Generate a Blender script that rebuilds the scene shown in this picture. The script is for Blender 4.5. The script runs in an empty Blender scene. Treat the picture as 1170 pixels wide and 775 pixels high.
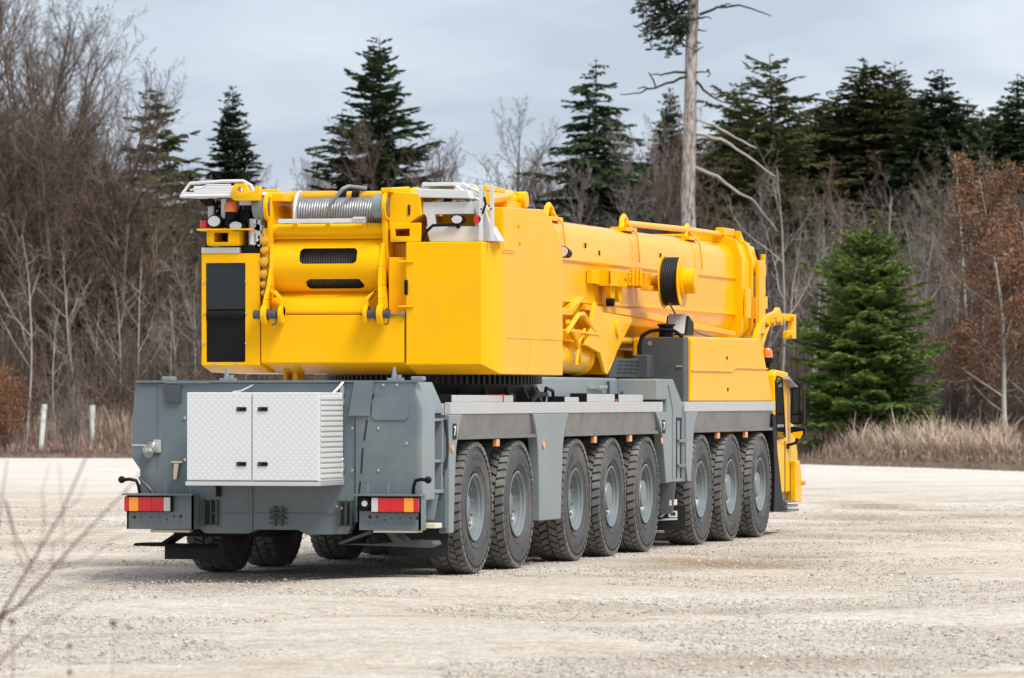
import bpy, bmesh, math, random
import numpy as np
from mathutils import Vector, Matrix, Euler

SC = bpy.context.scene
COL = SC.collection
R = math.radians
# ------------------------------------------------------------------ camera frame (world = vehicle axes: X forward, Y left, Z up)
TH = R(14.54)
CAM = Vector((-48.6, -15.02, 1.81))
FWD = Vector((math.cos(TH), math.sin(TH), 0)); RGT = Vector((math.sin(TH), -math.cos(TH), 0))
def ground_at(bearing, dist, z=0.0):
    """a point on the ground seen under a compass bearing (degrees right of the view axis) at a distance"""
    t = math.tan(R(bearing))
    p = CAM + FWD*dist + RGT*(dist*t)
    return Vector((p.x, p.y, z))
def brg(x): return math.degrees(math.atan((x-585)/5800))
def hgt(y, d): return CAM.z + (456-y)/5800*d

# ------------------------------------------------------------------ materials
MATS = {}
def mat(name, col, rough=0.5, metal=0.0, coat=0.0, spec=0.5, var=0.0, scale=3.0, bump=0.0, bscale=60.0, emit=None, dirt=None, dirtamt=0.0, objrand=0.0, trans=0.0, dscale=1.3):
    m = bpy.data.materials.new(name); m.use_nodes = True
    nt = m.node_tree; n = nt.nodes; l = nt.links
    b = n['Principled BSDF']
    b.inputs['Roughness'].default_value = rough; b.inputs['Metallic'].default_value = metal
    b.inputs['Coat Weight'].default_value = coat; b.inputs['Coat Roughness'].default_value = 0.08
    b.inputs['Specular IOR Level'].default_value = spec
    if trans: b.inputs['Transmission Weight'].default_value = trans
    c4 = (*col, 1)
    b.inputs['Base Color'].default_value = c4
    out = None
    tc = None
    if var or dirt or bump:
        tc = n.new('ShaderNodeTexCoord')
    if var:
        nz = n.new('ShaderNodeTexNoise'); nz.inputs['Scale'].default_value = scale; nz.inputs['Detail'].default_value = 6
        l.new(tc.outputs['Object'], nz.inputs['Vector'])
        mx = n.new('ShaderNodeMix'); mx.data_type = 'RGBA'
        mx.inputs[6].default_value = tuple(c*(1-var) for c in col)+(1,)
        mx.inputs[7].default_value = tuple(min(1, c*(1+var)) for c in col)+(1,)
        cr = n.new('ShaderNodeMapRange'); cr.inputs[1].default_value = .3; cr.inputs[2].default_value = .7
        l.new(nz.outputs['Fac'], cr.inputs[0]); l.new(cr.outputs[0], mx.inputs[0])
        out = mx.outputs[2]
    if objrand:
        oi = n.new('ShaderNodeObjectInfo'); hs = n.new('ShaderNodeHueSaturation')
        mr = n.new('ShaderNodeMapRange'); mr.inputs[3].default_value = 1-objrand; mr.inputs[4].default_value = 1+objrand
        l.new(oi.outputs['Random'], mr.inputs[0]); l.new(mr.outputs[0], hs.inputs['Value'])
        if out: l.new(out, hs.inputs['Color'])
        else: hs.inputs['Color'].default_value = c4
        out = hs.outputs[0]
    if dirt:
        nz = n.new('ShaderNodeTexNoise'); nz.inputs['Scale'].default_value = dscale; nz.inputs['Detail'].default_value = 9; nz.inputs['Roughness'].default_value = .65
        l.new(tc.outputs['Object'], nz.inputs['Vector'])
        cr = n.new('ShaderNodeMapRange'); cr.inputs[1].default_value = .48; cr.inputs[2].default_value = .75; cr.inputs[4].default_value = dirtamt
        l.new(nz.outputs['Fac'], cr.inputs[0])
        mx = n.new('ShaderNodeMix'); mx.data_type = 'RGBA'; mx.inputs[7].default_value = (*dirt, 1)
        l.new(cr.outputs[0], mx.inputs[0])
        if out: l.new(out, mx.inputs[6])
        else: mx.inputs[6].default_value = c4
        out = mx.outputs[2]
        ma = n.new('ShaderNodeMath'); ma.operation = 'MULTIPLY_ADD'; ma.inputs[1].default_value = .35; ma.inputs[2].default_value = rough
        l.new(cr.outputs[0], ma.inputs[0]); l.new(ma.outputs[0], b.inputs['Roughness'])
    if out: l.new(out, b.inputs['Base Color'])
    if bump:
        nz = n.new('ShaderNodeTexNoise'); nz.inputs['Scale'].default_value = bscale; nz.inputs['Detail'].default_value = 4
        l.new(tc.outputs['Object'], nz.inputs['Vector'])
        bp = n.new('ShaderNodeBump'); bp.inputs['Strength'].default_value = bump; bp.inputs['Distance'].default_value = .01
        l.new(nz.outputs['Fac'], bp.inputs['Height']); l.new(bp.outputs[0], b.inputs['Normal'])
    if emit:
        b.inputs['Emission Color'].default_value = (*emit[:3], 1); b.inputs['Emission Strength'].default_value = emit[3]
    if name.startswith('yellow_paint'): b.inputs['Specular Tint'].default_value = (1, .82, .38, 1)
    MATS[name] = m
    return m

YEL = mat('yellow_paint', (.87, .445, .004), .16, spec=.13, bump=.05, bscale=1.6, var=.03, scale=1.1, dirt=(.55, .31, .05), dirtamt=.22)
YELG = mat('yellow_paint_glossy', (.87, .43, .003), .14, spec=.2, bump=.06, bscale=1.3, var=.03, scale=1.1, dirt=(.5, .28, .05), dirtamt=.25)
YELD = mat('yellow_paint_worn', (.74, .37, .006), .45, coat=.2, var=.08, scale=5, dirt=(.3, .2, .08), dirtamt=.5)
GREY = mat('grey_paint', (.115, .152, .172), .42, coat=.15, var=.07, scale=2, dirt=(.25, .245, .225), dirtamt=.45)
GREYL = mat('light_and_lit_side_grey', (.19, .228, .24), .42, coat=.15, var=.07, scale=2, dirt=(.31, .295, .265), dirtamt=.5)  # lighter copy of the body grey: side-face light in the colour; also light-grey fittings
GREYD = mat('dark_grey_paint', (.045, .055, .062), .5, coat=.1, var=.08, dirt=(.13, .12, .11), dirtamt=.35)
STEEL = mat('brushed_steel', (.27, .265, .26), .42, metal=.85, var=.12, scale=4, dirt=(.16, .14, .12), dirtamt=.5)
ALU = mat('aluminium', (.6, .6, .6), .42, metal=.55, var=.05, scale=6, dirt=(.5, .48, .45), dirtamt=.3)
ALUW = mat('white_metal', (.6, .605, .605), .4, var=.04, dirt=(.4, .38, .35), dirtamt=.3)
SILV = mat('zinc_metal', (.6, .6, .58), .3, metal=.9)
BRASS = mat('yellow_zinc', (.62, .56, .36), .4, metal=.6)
BLK = mat('black_rubber', (.012, .012, .013), .6)
BLKP = mat('black_paint', (.009, .009, .01), .45, spec=.12)
UNDER = mat('underbody_black', (.012, .012, .012), .8, spec=.2)
TYRE = mat('tyre_rubber', (.072, .072, .075), .7, spec=.35, var=.18, scale=3, dirt=(.2, .185, .165), dirtamt=.5, dscale=2.5)
TREAD = mat('dusty_tread', (.16, .156, .15), .9, spec=.15, var=.3, scale=7, dirt=(.08, .077, .074), dirtamt=.7)
RIM = mat('rim_paint', (.145, .18, .195), .4, coat=.2, var=.08, dirt=(.22, .205, .18), dirtamt=.6)
ROPE = mat('wire_rope', (.3, .3, .31), .4, metal=.7, var=.2, scale=20)
ROPED = mat('greasy_rope', (.07, .065, .06), .5, metal=.4, var=.2, scale=20)
GLASS = mat('dark_glass', (.012, .013, .015), .06, spec=.9)
def window_mat():
    m = bpy.data.materials.new('tinted_window'); m.use_nodes = True
    b = m.node_tree.nodes['Principled BSDF']; b.inputs['Base Color'].default_value = (.1, .11, .12, 1)
    b.inputs['Roughness'].default_value = .03; b.inputs['Transmission Weight'].default_value = .85; b.inputs['IOR'].default_value = 1.45
    return m
WIN = window_mat()
RED = mat('red_lens', (.5, .004, .008), .2, coat=.3, bump=.6, bscale=55, emit=(1, .01, .01, .04))
AMB = mat('amber_lens', (.85, .27, .01), .18, coat=.8, emit=(1, .3, .01, .04))
CLR = mat('clear_lens', (.52, .52, .54), .12, coat=.8)
BEAC = mat('orange_beacon', (.85, .17, .01), .15, coat=.8)
REFL = mat('orange_reflector', (.75, .3, .1), .3, coat=.5)
WHT = mat('white_marking', (.8, .8, .8), .5)
CREAM = mat('cream_metal', (.62, .6, .46), .5, dirt=(.3, .25, .18), dirtamt=.4)

def checker_mat():
    m = mat('checker_plate', (.62, .63, .64), .5, metal=.1)
    n = m.node_tree.nodes; l = m.node_tree.links; b = n['Principled BSDF']
    tc = n.new('ShaderNodeTexCoord'); mp = n.new('ShaderNodeMapping'); mp.inputs['Scale'].default_value = (22, 22, 22)
    mp.inputs['Rotation'].default_value = (R(45), 0, 0)
    ch = n.new('ShaderNodeTexChecker'); ch.inputs['Scale'].default_value = 1
    wv = n.new('ShaderNodeTexVoronoi'); wv.feature = 'F1'; wv.distance = 'EUCLIDEAN'; wv.inputs['Randomness'].default_value = 0; wv.inputs['Scale'].default_value = 1.0
    l.new(tc.outputs['Object'], mp.inputs['Vector']); l.new(mp.outputs[0], wv.inputs['Vector'])
    mr = n.new('ShaderNodeMapRange'); mr.inputs[1].default_value = .1; mr.inputs[2].default_value = .45; mr.inputs[3].default_value = 1; mr.inputs[4].default_value = 0
    l.new(wv.outputs['Distance'], mr.inputs[0])
    bp = n.new('ShaderNodeBump'); bp.inputs['Strength'].default_value = .18; bp.inputs['Distance'].default_value = .01
    l.new(mr.outputs[0], bp.inputs['Height']); l.new(bp.outputs[0], b.inputs['Normal'])
    mx = n.new('ShaderNodeMix'); mx.data_type = 'RGBA'; mx.inputs[6].default_value = (.60, .625, .645, 1); mx.inputs[7].default_value = (.72, .74, .76, 1)
    l.new(mr.outputs[0], mx.inputs[0]); l.new(mx.outputs[2], b.inputs['Base Color'])
    return m
CHK = checker_mat()

# ------------------------------------------------------------------ mesh builder
class MB:
    def __init__(s): s.v = []; s.f = []
    def add(s, vs, fs):
        o = len(s.v); s.v += [tuple(p) for p in vs]; s.f += [tuple(i+o for i in q) for q in fs]; return s
    def box(s, x0, x1, y0, y1, z0, z1):
        vs = [(x, y, z) for x in (x0, x1) for y in (y0, y1) for z in (z0, z1)]
        return s.add(vs, [(0,1,3,2), (4,6,7,5), (0,4,5,1), (2,3,7,6), (0,2,6,4), (1,5,7,3)])
    def prism(s, pts, ax, a, b):
        def P(p, t): return {'x': (t, p[0], p[1]), 'y': (p[0], t, p[1]), 'z': (p[0], p[1], t)}[ax]
        n = len(pts)
        vs = [P(p, a) for p in pts]+[P(p, b) for p in pts]
        fs = [tuple(range(n)), tuple(range(2*n-1, n-1, -1))]+[(i, (i+1) % n, (i+1) % n+n, i+n) for i in range(n)]
        return s.add(vs, fs)
    def cyl(s, p0, p1, r0, r1=None, n=20, caps=True):
        if r1 is None: r1 = r0
        p0 = Vector(p0); p1 = Vector(p1); d = (p1-p0).normalized()
        u = d.orthogonal().normalized(); w = d.cross(u)
        vs = []
        for p, r in ((p0, r0), (p1, r1)):
            for i in range(n):
                a = 2*math.pi*i/n; vs.append(p+u*math.cos(a)*r+w*math.sin(a)*r)
        fs = [(i, (i+1) % n, (i+1) % n+n, i+n) for i in range(n)]
        if caps: fs += [tuple(range(n-1, -1, -1)), tuple(range(n, 2*n))]
        return s.add(vs, fs)
    def tube(s, pts, r, n=8):
        pts = [Vector(p) for p in pts]
        rr = r if isinstance(r, (list, tuple)) else [r]*len(pts)
        u = None; vs = []
        for k, p in enumerate(pts):
            d = (pts[min(k+1, len(pts)-1)]-pts[max(k-1, 0)]).normalized()
            u = d.orthogonal().normalized() if u is None else (u-d*u.dot(d)).normalized()
            w = d.cross(u)
            for i in range(n):
                a = 2*math.pi*i/n; vs.append(p+(u*math.cos(a)+w*math.sin(a))*rr[k])
        fs = []
        for k in range(len(pts)-1):
            for i in range(n):
                fs.append((k*n+i, k*n+(i+1) % n, (k+1)*n+(i+1) % n, (k+1)*n+i))
        fs += [tuple(range(n-1, -1, -1)), tuple(range((len(pts)-1)*n, len(pts)*n))]
        return s.add(vs, fs)
    def lathe(s, prof, c, ax='y', n=48, closed=False, a0=0, a1=None):
        """profile of (radius, along-axis) around an axis through c"""
        full = a1 is None
        if full: a1 = 2*math.pi
        m = len(prof); vs = []; N = n if full else n+1
        for i in range(N):
            a = a0+(a1-a0)*i/n
            for r, t in prof:
                q = (r*math.cos(a), r*math.sin(a))
                vs.append({'y': (c[0]+q[0], c[1]+t, c[2]+q[1]), 'x': (c[0]+t, c[1]+q[0], c[2]+q[1]), 'z': (c[0]+q[0], c[1]+q[1], c[2]+t)}[ax])
        fs = []
        for i in range(n):
            j = (i+1) % N
            for k in range(m if closed else m-1):
                k2 = (k+1) % m
                fs.append((i*m+k, j*m+k, j*m+k2, i*m+k2))
        return s.add(vs, fs)
    def each(s, name, m, parent=None, bevel=0.0, ang=35):
        """one object per separate piece"""
        par = list(range(len(s.v)))
        def find(a):
            while par[a] != a: par[a] = par[par[a]]; a = par[a]
            return a
        for f in s.f:
            for i in f[1:]: par[find(i)] = find(f[0])
        gr = {}
        for f in s.f: gr.setdefault(find(f[0]), []).append(f)
        out = []
        for fs in gr.values():
            ids = sorted({i for f in fs for i in f}); mp = {i: k for k, i in enumerate(ids)}
            q = MB(); q.v = [s.v[i] for i in ids]; q.f = [tuple(mp[i] for i in f) for f in fs]; out.append(q.build(name, m, parent, bevel, ang))
        return out
    def build(s, name, m, parent=None, bevel=0.0, ang=35, flip=False, seg=2):
        me = bpy.data.meshes.new(name); me.from_pydata(s.v, [], s.f)
        bm = bmesh.new(); bm.from_mesh(me); bmesh.ops.recalc_face_normals(bm, faces=bm.faces); bm.to_mesh(me); bm.free()
        me.polygons.foreach_set('use_smooth', [True]*len(me.polygons)); me.set_sharp_from_angle(angle=R(ang))
        me.materials.append(m)
        o = bpy.data.objects.new(name, me); COL.objects.link(o)
        if parent is not None: o.parent = parent
        if bevel:
            md = o.modifiers.new('bevel', 'BEVEL'); md.width = bevel; md.segments = seg; md.limit_method = 'ANGLE'; md.angle_limit = R(40); md.harden_normals = True
        return o
def rrect(a0, a1, b0, b1, r, n=5):
    pts = []
    for cx, cy, s in ((a1-r, b1-r, 0), (a0+r, b1-r, 1), (a0+r, b0+r, 2), (a1-r, b0+r, 3)):
        for i in range(n+1):
            a = math.pi/2*(s+i/n); pts.append((cx+r*math.cos(a), cy+r*math.sin(a)))
    return pts
def empty(name, loc=(0, 0, 0), rz=0, parent=None, label=None, cat=None, group=None):
    o = bpy.data.objects.new(name, None); COL.objects.link(o); o.location = loc; o.rotation_euler.z = rz; o.empty_display_size = .2
    if parent is not None: o.parent = parent
    if label: o['label'] = label
    if cat: o['category'] = cat
    if group: o['group'] = group
    return o
def cut(o, cutter_mb):
    c = cutter_mb.build('cutter', BLK)
    md = o.modifiers.new('cut', 'BOOLEAN'); md.object = c; md.operation = 'DIFFERENCE'; md.solver = 'EXACT'
    bpy.context.view_layer.update()
    dg = bpy.context.evaluated_depsgraph_get()
    me = bpy.data.meshes.new_from_object(o.evaluated_get(dg))
    o.modifiers.clear(); old = o.data; o.data = me; me.set_sharp_from_angle(angle=R(35))
    bpy.data.objects.remove(c)
    return o
def copy_tree(o, parent=None):
    c = o.copy(); COL.objects.link(c)
    if parent is not None: c.parent = parent
    for ch in list(o.children): copy_tree(ch, c)
    return c

# ------------------------------------------------------------------ the crane: one thing, parts below
crane = empty('mobile_crane', label='large yellow and grey eight-axle mobile crane parked on the gravel lot', cat='crane')
K = crane
# --- chassis -------------------------------------------------------
b = MB(); b.box(.12, 17.3, -.5, .5, .75, 1.6)
for ax in (2.15, 3.9, 6.5, 8.22, 9.97, 13.0, 14.77, 16.6):
    b.cyl((ax, -1.15, .69), (ax, 1.15, .69), .13); b.cyl((ax, -.25, .69), (ax, .25, .69), .3)
    b.box(ax-.1, ax+.1, -1.1, 1.1, .78, .95)
for ax in (2.15, 3.9, 6.5, 8.22, 9.97, 13.0, 14.77, 16.6):
    for sy in (-1, 1): b.cyl((ax-.25, sy*.75, .75), (ax-.25, sy*.7, 1.5), .07)
b.build('chassis_frame', UNDER, K)
# rear panel of the chassis
pts = [(1.51, 1.97), (1.54, 1.64), (1.54, 1.21), (1.46, 1.10), (1.46, .62), (.95, .60), (.77, .46), (.32, .46), (.22, .50), (-.20, .50), (-.30, .45), (-.72, .46), (-.80, .60), (-.80, 1.97)]
b = MB(); b.prism(pts, 'x', 0, .14); o = b.build('rear_panel', GREY, K, .008)
b = MB(); b.prism([(-.806, .58), (-.806, 1.98), (-1.40, 1.98), (-1.45, 1.70), (-1.45, .62)], 'x', -.02, .13); b.build('rear_panel', GREY, K, .008)
b = MB(); b.box(.14, .95, -1.3, 1.5, .62, 1.93); b.build('rear_housing', GREY, K, .01)
# sloping outrigger columns, right and mirrored left
for s in (1, -1):
    w = -1.5*s
    b = MB()
    b.add([(.0, -1.405*s, 1.98), (.46, -1.405*s, 1.98), (.0, w, 1.70), (.46, w, 1.70), (.0, w, .80), (.46, w, .80),
           (.0, -1.1*s, 1.98), (.46, -1.1*s, 1.98), (.0, -1.1*s, .80), (.46, -1.1*s, .80)],
          [(0, 1, 3, 2), (2, 3, 5, 4), (0, 6, 7, 1), (6, 8, 9, 7), (4, 5, 9, 8), (0, 2, 4, 8, 6), (1, 7, 9, 5, 3)])
    if s == 1: b.build('outrigger_column', GREYL, K, .015)
    b = MB()
    b.add([(.47, -1.36*s, 1.98), (.86, -1.36*s, 1.98), (.47, -1.46*s, 1.72), (.92, -1.46*s, 1.72), (.47, -1.46*s, 1.66), (.92, -1.46*s, 1.66),
           (.47, -1.0*s, 1.98), (.86, -1.0*s, 1.98), (.47, -1.0*s, 1.66), (.92, -1.0*s, 1.66)],
          [(0, 1, 3, 2), (2, 3, 5, 4), (0, 6, 7, 1), (6, 8, 9, 7), (4, 5, 9, 8), (0, 2, 4, 8, 6), (1, 7, 9, 5, 3)])
    b.box(.47, .90, min(-1.30*s, -1.0*s), max(-1.30*s, -1.0*s), .85, 1.66)
    b.build('outrigger_housing', GREYL, K, .012)
    # recess frame and small shelves between the column and the first upright
    f = MB()
    y0, y1 = sorted((-1.47*s, -1.31*s))
    f.box(.47, .92, y0, y1, 1.585, 1.62); f.box(.84, .90, y0, y1, 1.20, 1.585); f.box(.47, .92, y0, y1, 1.17, 1.20)
    f.box(.47, .92, y0, y1, .86, .90); f.box(.82, .87, y0, y1, .90, 1.17); f.box(.5, .56, y0, y1, 1.0, 1.03)
    f.build('recess_frame', GREYL, K, .005)
    h = MB(); y0, y1 = sorted((-1.475*s, -1.40*s)); h.box(.50, .92, y0, y1, 1.625, 1.65); h.build('recess_seal', BLK, K)
    h = MB(); h.tube([(.90, -1.49*s, 1.60), (.93, -1.50*s, 1.3), (.90, -1.49*s, 1.12), (.86, -1.46*s, 1.05)], .018); h.build('hose', BLK, K)
    g = MB(); g.cyl((.55, -1.38*s, .60), (.55, -1.38*s, .85), .085, .13, 16); g.build('outrigger_cylinder', GREY, K)
# details on the rear panel
b = MB(); b.prism([(-.80, 1.985), (-1.00, 1.985), (-.96, 1.64), (-.74, 1.64)], 'x', -.045, -.021); b.build('access_plate', GREY, K, .004)
b = MB(); b.prism([(1.20, 1.95), (1.02, 1.95), (1.02, 1.77), (1.17, 1.77)], 'x', -.03, -.001); b.build('access_plate', GREYD, K, .004)
b = MB(); b.prism(rrect(-1.36, -.98, 1.60, 1.83, .05), 'x', -.034, -.021); b.build('hatch_cover', GREY, K, .003)
b = MB()
for (y0, z0, y1, z1) in ((-1.0, 1.86, -.955, 1.68), (-.93, 1.60, -.90, 1.40), (-.885, 1.32, -.87, 1.07), (-.86, .99, -.83, .70)):
    b.prism([(y0+.008, z0), (y0-.008, z0), (y1-.008, z1), (y1+.008, z1)], 'x', -.026, -.0215)
b.each('slot', BLK, K)
b = MB()
for y, z in ((-.78, 1.52), (-1.05, 1.52), (-.78, 1.10), (-1.05, 1.10), (-1.10, 1.95), (-1.24, 1.95), (-1.30, 1.76), (-1.02, 1.65), (-1.34, 1.37)):
    b.cyl((-.032, y, z), (-.02, y, z), .013, n=8)
for y, z in ((.98, 1.62), (.98, 1.2), (-.62, .74), (-.66, .72)): b.cyl((-.014, y, z), (0, y, z), .014, n=8)
b.each('bolt', SILV, K)
b = MB(); b.prism([(1.475, 1.95), (1.46, 1.95), (1.27, 1.95), (1.27, 1.12), (1.275, 1.12), (1.275, 1.945), (1.475, 1.945)], 'x', -.008, -.001); b.box(-.03, .14, -1.47, 1.5, 1.975, 1.995); b.build('panel_rib', GREY, K, .002)
b = MB(); b.box(-.012, -.001, -.66, .70, .66, .672); b.box(-.02, -.001, .27, .3, .48, 1.0); b.build('weld_seam', GREY, K, .003)
# black guide slots with flanges
for y in (.71, -.70):
    b = MB(); b.box(-.05, -.001, y-.085, y-.06, .54, .80); b.box(-.05, -.001, y+.045, y+.07, .54, .80); b.box(-.035, -.001, y-.02, y, .54, .80)
    b.build('guide_bracket', GREYD, K, .004)
    b = MB(); b.box(-.006, -.001, y-.06, y+.045, .55, .79); b.build('guide_slot', BLK, K)
b = MB(); b.box(-.02, -.001, -.10, .09, .56, .575); b.box(-.02, -.001, -.10, .09, .70, .715); b.box(-.035, -.001, -.05, -.03, .54, .74); b.box(-.035, -.001, .02, .04, .54, .74); b.cyl((-.03, -.09, .62), (-.03, .08, .62), .014)
b.cyl((-.03, -.09, .67), (-.03, .08, .67), .014); b.build('hinge', GREYD, K)
b = MB(); b.box(-.05, -.001, .60, .64, .83, 1.02); b.tube([(-.03, .62, 1.0), (-.05, .645, .95), (-.03, .62, .86)], .008); b.build('latch_rod', BLKP, K)
# things on the top edge
for y in (.56, -1.19):
    b = MB(); b.cyl((.05, y, 1.98), (.05, y, 2.13), .035, .012, 10); b.box(.0, .1, y-.09, y+.06, 1.985, 2.02); b.cyl((.02, y-.06, 2.0), (.02, y-.06, 2.05), .025, n=8); b.build('guide_spike', GREYL, K)
for y in (1.18, -1.43): b = MB(); b.box(.02, .16, y-.06, y+.06, 1.99, 2.035); b.build('work_lamp', GREYL, K, .01)
# coupling + wedge on the left side of the panel
b = MB(); b.cyl((-.09, 1.34, 1.29), (-.0, 1.34, 1.33), .06, n=16); b.cyl((-.14, 1.32, 1.25), (-.09, 1.335, 1.29), .045, n=14); b.box(-.02, 0, 1.23, 1.31, 1.27, 1.40)
b.tube([(-.06, 1.36, 1.34), (-.08, 1.43, 1.345), (-.06, 1.52, 1.345)], .012); b.build('coupling', SILV, K)
b = MB(); b.prism([(1.08, 1.16), (1.03, 1.16), (1.055, 1.0), (1.09, 1.0)], 'x', -.06, -.02); b.box(-.03, -.001, 1.0, 1.12, 1.165, 1.185); b.build('wedge_pin', BRASS, K, .004)
b = MB(); b.tube([(-.02, 1.45, 1.02), (-.05, 1.42, .98), (-.06, 1.33, .90), (-.06, 1.30, .86)], .02); b.build('bent_handle', GREYD, K)
# storage box
box_root = empty('storage_box', parent=K)
b = MB(); b.box(-.85, -.03, -.68, .68, 1.0, 1.875); sb = b.build('box_body', ALUW, box_root, .006)
b = MB(); b.box(-.88, -.04, -.70, .69, .955, .996); b.build('box_rail', ALU, box_root, .004)
for y0, y1 in ((.012, .675), (-.675, -.002)):
    b = MB(); b.box(-.872, -.852, y0, y1, 1.01, 1.87); d = b.build('door', CHK, box_root, .004)
for y in (.11, -.11):
    for z in (1.17, 1.71):
        b = MB(); b.prism(rrect(y-.05, y+.05, z-.02, z+.02, .008), 'x', -.882, -.873); b.build('latch', BLKP, box_root)
        b = MB(); b.cyl((-.886, y+.03, z), (-.8825, y+.03, z), .007, n=10); b.build('latch_indicator', RED, box_root)
b = MB()   # corrugated side
for k in range(16): z = 1.03+k*.0515; b.prism([(-.80, z), (-.06, z), (-.06, z+.035), (-.80, z+.035)], 'y', -.692, -.681)
b.build('ribbed_side', ALUW, box_root, .008)
for z in (1.84, 1.08):
    b = MB(); b.box(-.05, -.01, -.70, -.66, z-.09, z+.10); b.tube([(-.10, -.62, z+.06), (-.13, -.60, z+.02), (-.08, -.66, z+.09), (-.04, -.68, z+.13)], .015); b.cyl((-.06, -.70, z), (-.06, -.64, z), .03, n=12)
    b.tube([(-.05, -.685, z-.1), (-.06, -.69, z), (-.05, -.685, z+.1)], .012); b.build('box_clamp', SILV, K)
b = MB(); b.tube([(-.4, .35, 1.88), (-.3, .3, 1.89), (-.02, .26, 1.95)], .008); b.build('cable', ALU, K)
# tail light brackets
def tail(y0, y1, zt, outer):
    r = empty('tail_light', parent=K)
    sg = 1 if outer > 0 else -1
    b = MB(); b.box(-.23, -.21, y0, y1, zt-.34, zt); b.box(-.33, -.10, y0-.02, y1+.02, zt, zt+.018)
    b.box(-.23, -.02, y0 if sg > 0 else y0, (y0+.02), zt-.34, zt); b.box(-.23, -.02, y1-.02, y1, zt-.34, zt)
    b = b.build('bracket', GREY, r)
    c = MB()
    holes = [(.13, .21, .018), (.20, .21, .012), (.28, .24, .01), (.62, .22, .017), (.55, .22, .009), (.35, .22, .008), (.44, .22, .008)]
    for dy, dz, rr in holes:
        yy = (y0+dy) if sg > 0 else (y1-dy); c.cyl((-.2312, yy, zt-dz), (-.2305, yy, zt-dz), rr, n=12)
    for k in range(9):
        yy = y0+.08+k*.065
        c.cyl((-.2312, yy, zt-.27), (-.2305, yy, zt-.27), .006, n=6)
    c.each('bracket_hole', BLK, r)
    # lamp housing and lens cells from the outside in
    e = outer-sg*.02
    cells = [('red_lens', .05, RED), ('amber_lens', .10, AMB), ('red_lens', .14, RED), ('red_lens', .125, RED), ('clear_lens', .07, CLR)]
    tot = sum(q[1] for q in cells)
    hb = MB(); ya, yb = sorted((e, e-sg*(tot+.01))); hb.box(-.29, -.232, ya, yb, zt-.165, zt-.01); hb.build('lamp_housing', BLKP, r, .004)
    t = e
    for nm, w, m in cells:
        ya, yb = sorted((t, t-sg*(w-.002)))
        q = MB(); q.prism(rrect(ya, yb, zt-.158, zt-.018, .008, 3), 'x', -.312, -.291); q.build(nm, m, r, .004)
        t -= sg*w
    return r
tail(.82, 1.52, .845, 1.54)
rt = tail(-1.54, -.89, .85, -1.56)
b = MB(); b.cyl((-.30, -.985, .775), (-.24, -.985, .775), .062, n=20); b.box(-.26, -.232, -1.03, -.905, .70, .845); b.build('reversing_lamp', BLKP, K, .003)
b = MB(); b.cyl((-.306, -.985, .775), (-.301, -.985, .775), .03, n=20); b.build('reversing_lens', CLR, K)
for s, y, z in ((1, 1.40, .86), (-1, -1.45, .87)):
    b = MB(); b.tube([(-.18, y, z), (-.19, y+.01*s, z+.08), (-.20, y+.03*s, z+.13), (-.22, y+.09*s, z+.145), (-.24, y+.15*s, z+.14)], .018); 
    b.lathe([(.001, -.037)]+[(.037*math.sin(a*math.pi/8), -.037*math.cos(a*math.pi/8)) for a in range(1, 8)]+[(.001, .037)], (-.24, y+.17*s, z+.14), 'z', 14)
    b.build('ball_handle', BLKP, K, ang=60)
for y in (-.99, -1.2, 1.12, .86): b = MB(); b.cyl((-.2, y, .86), (-.2, y, .98), .006, n=6); b.build('pin', GREYL, K)
# folding steps and mud flaps below the brackets
b = MB(); b.prism([(1.86, .30), (1.84, .33), (1.56, .335), (1.30, .50), (1.22, .50), (1.50, .325), (1.02, .315), (1.02, .29)], 'x', .95, 1.25); b.build('folding_step', BLKP, K, .006)
b = MB(); b.box(1.15, 1.17, .93, 1.58, .16, .29); b.build('mud_flap', BLK, K)
b = MB(); b.box(1.0, 1.02, -1.49, -.86, .21, .50); b.build('mud_flap', BLK, K)
b = MB(); b.box(.90, .99, -1.49, -1.0, .50, 1.6); b.build('wheel_arch_panel', GREY, K, .006)
b = MB(); b.prism([(-.62, .36), (-1.55, .33), (-1.62, .36), (-1.60, .40), (-1.42, .41), (-1.30, .40), (-1.16, .52), (-1.08, .52), (-1.20, .385), (-1.0, .37), (-.85, .37)], 'x', -.02, .28); b.build('folding_step', GREYD, K, .006)
b = MB(); b.prism([(-.95, .50), (-.62, .375), (-.66, .36), (-1.0, .48)], 'x', .0, .05); b.build('step_strut', GREYD, K)
b = MB(); b.box(.0, .25, -1.63, -1.49, .525, .575); b.box(-.22, .0, -1.50, -1.05, .485, .51); b.build('lashing_plate', CREAM, K, .006)
b = MB(); b.box(-.15, -.05, .88, 1.3, .47, .5); b.build('under_bracket', BRASS, K, .006)
b = MB(); b.box(.3, 1.1, .2, 1.2, .42, .62); b.box(.2, 1.0, -1.2, -.2, .46, .62); b.build('rear_underframe', UNDER, K)
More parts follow.
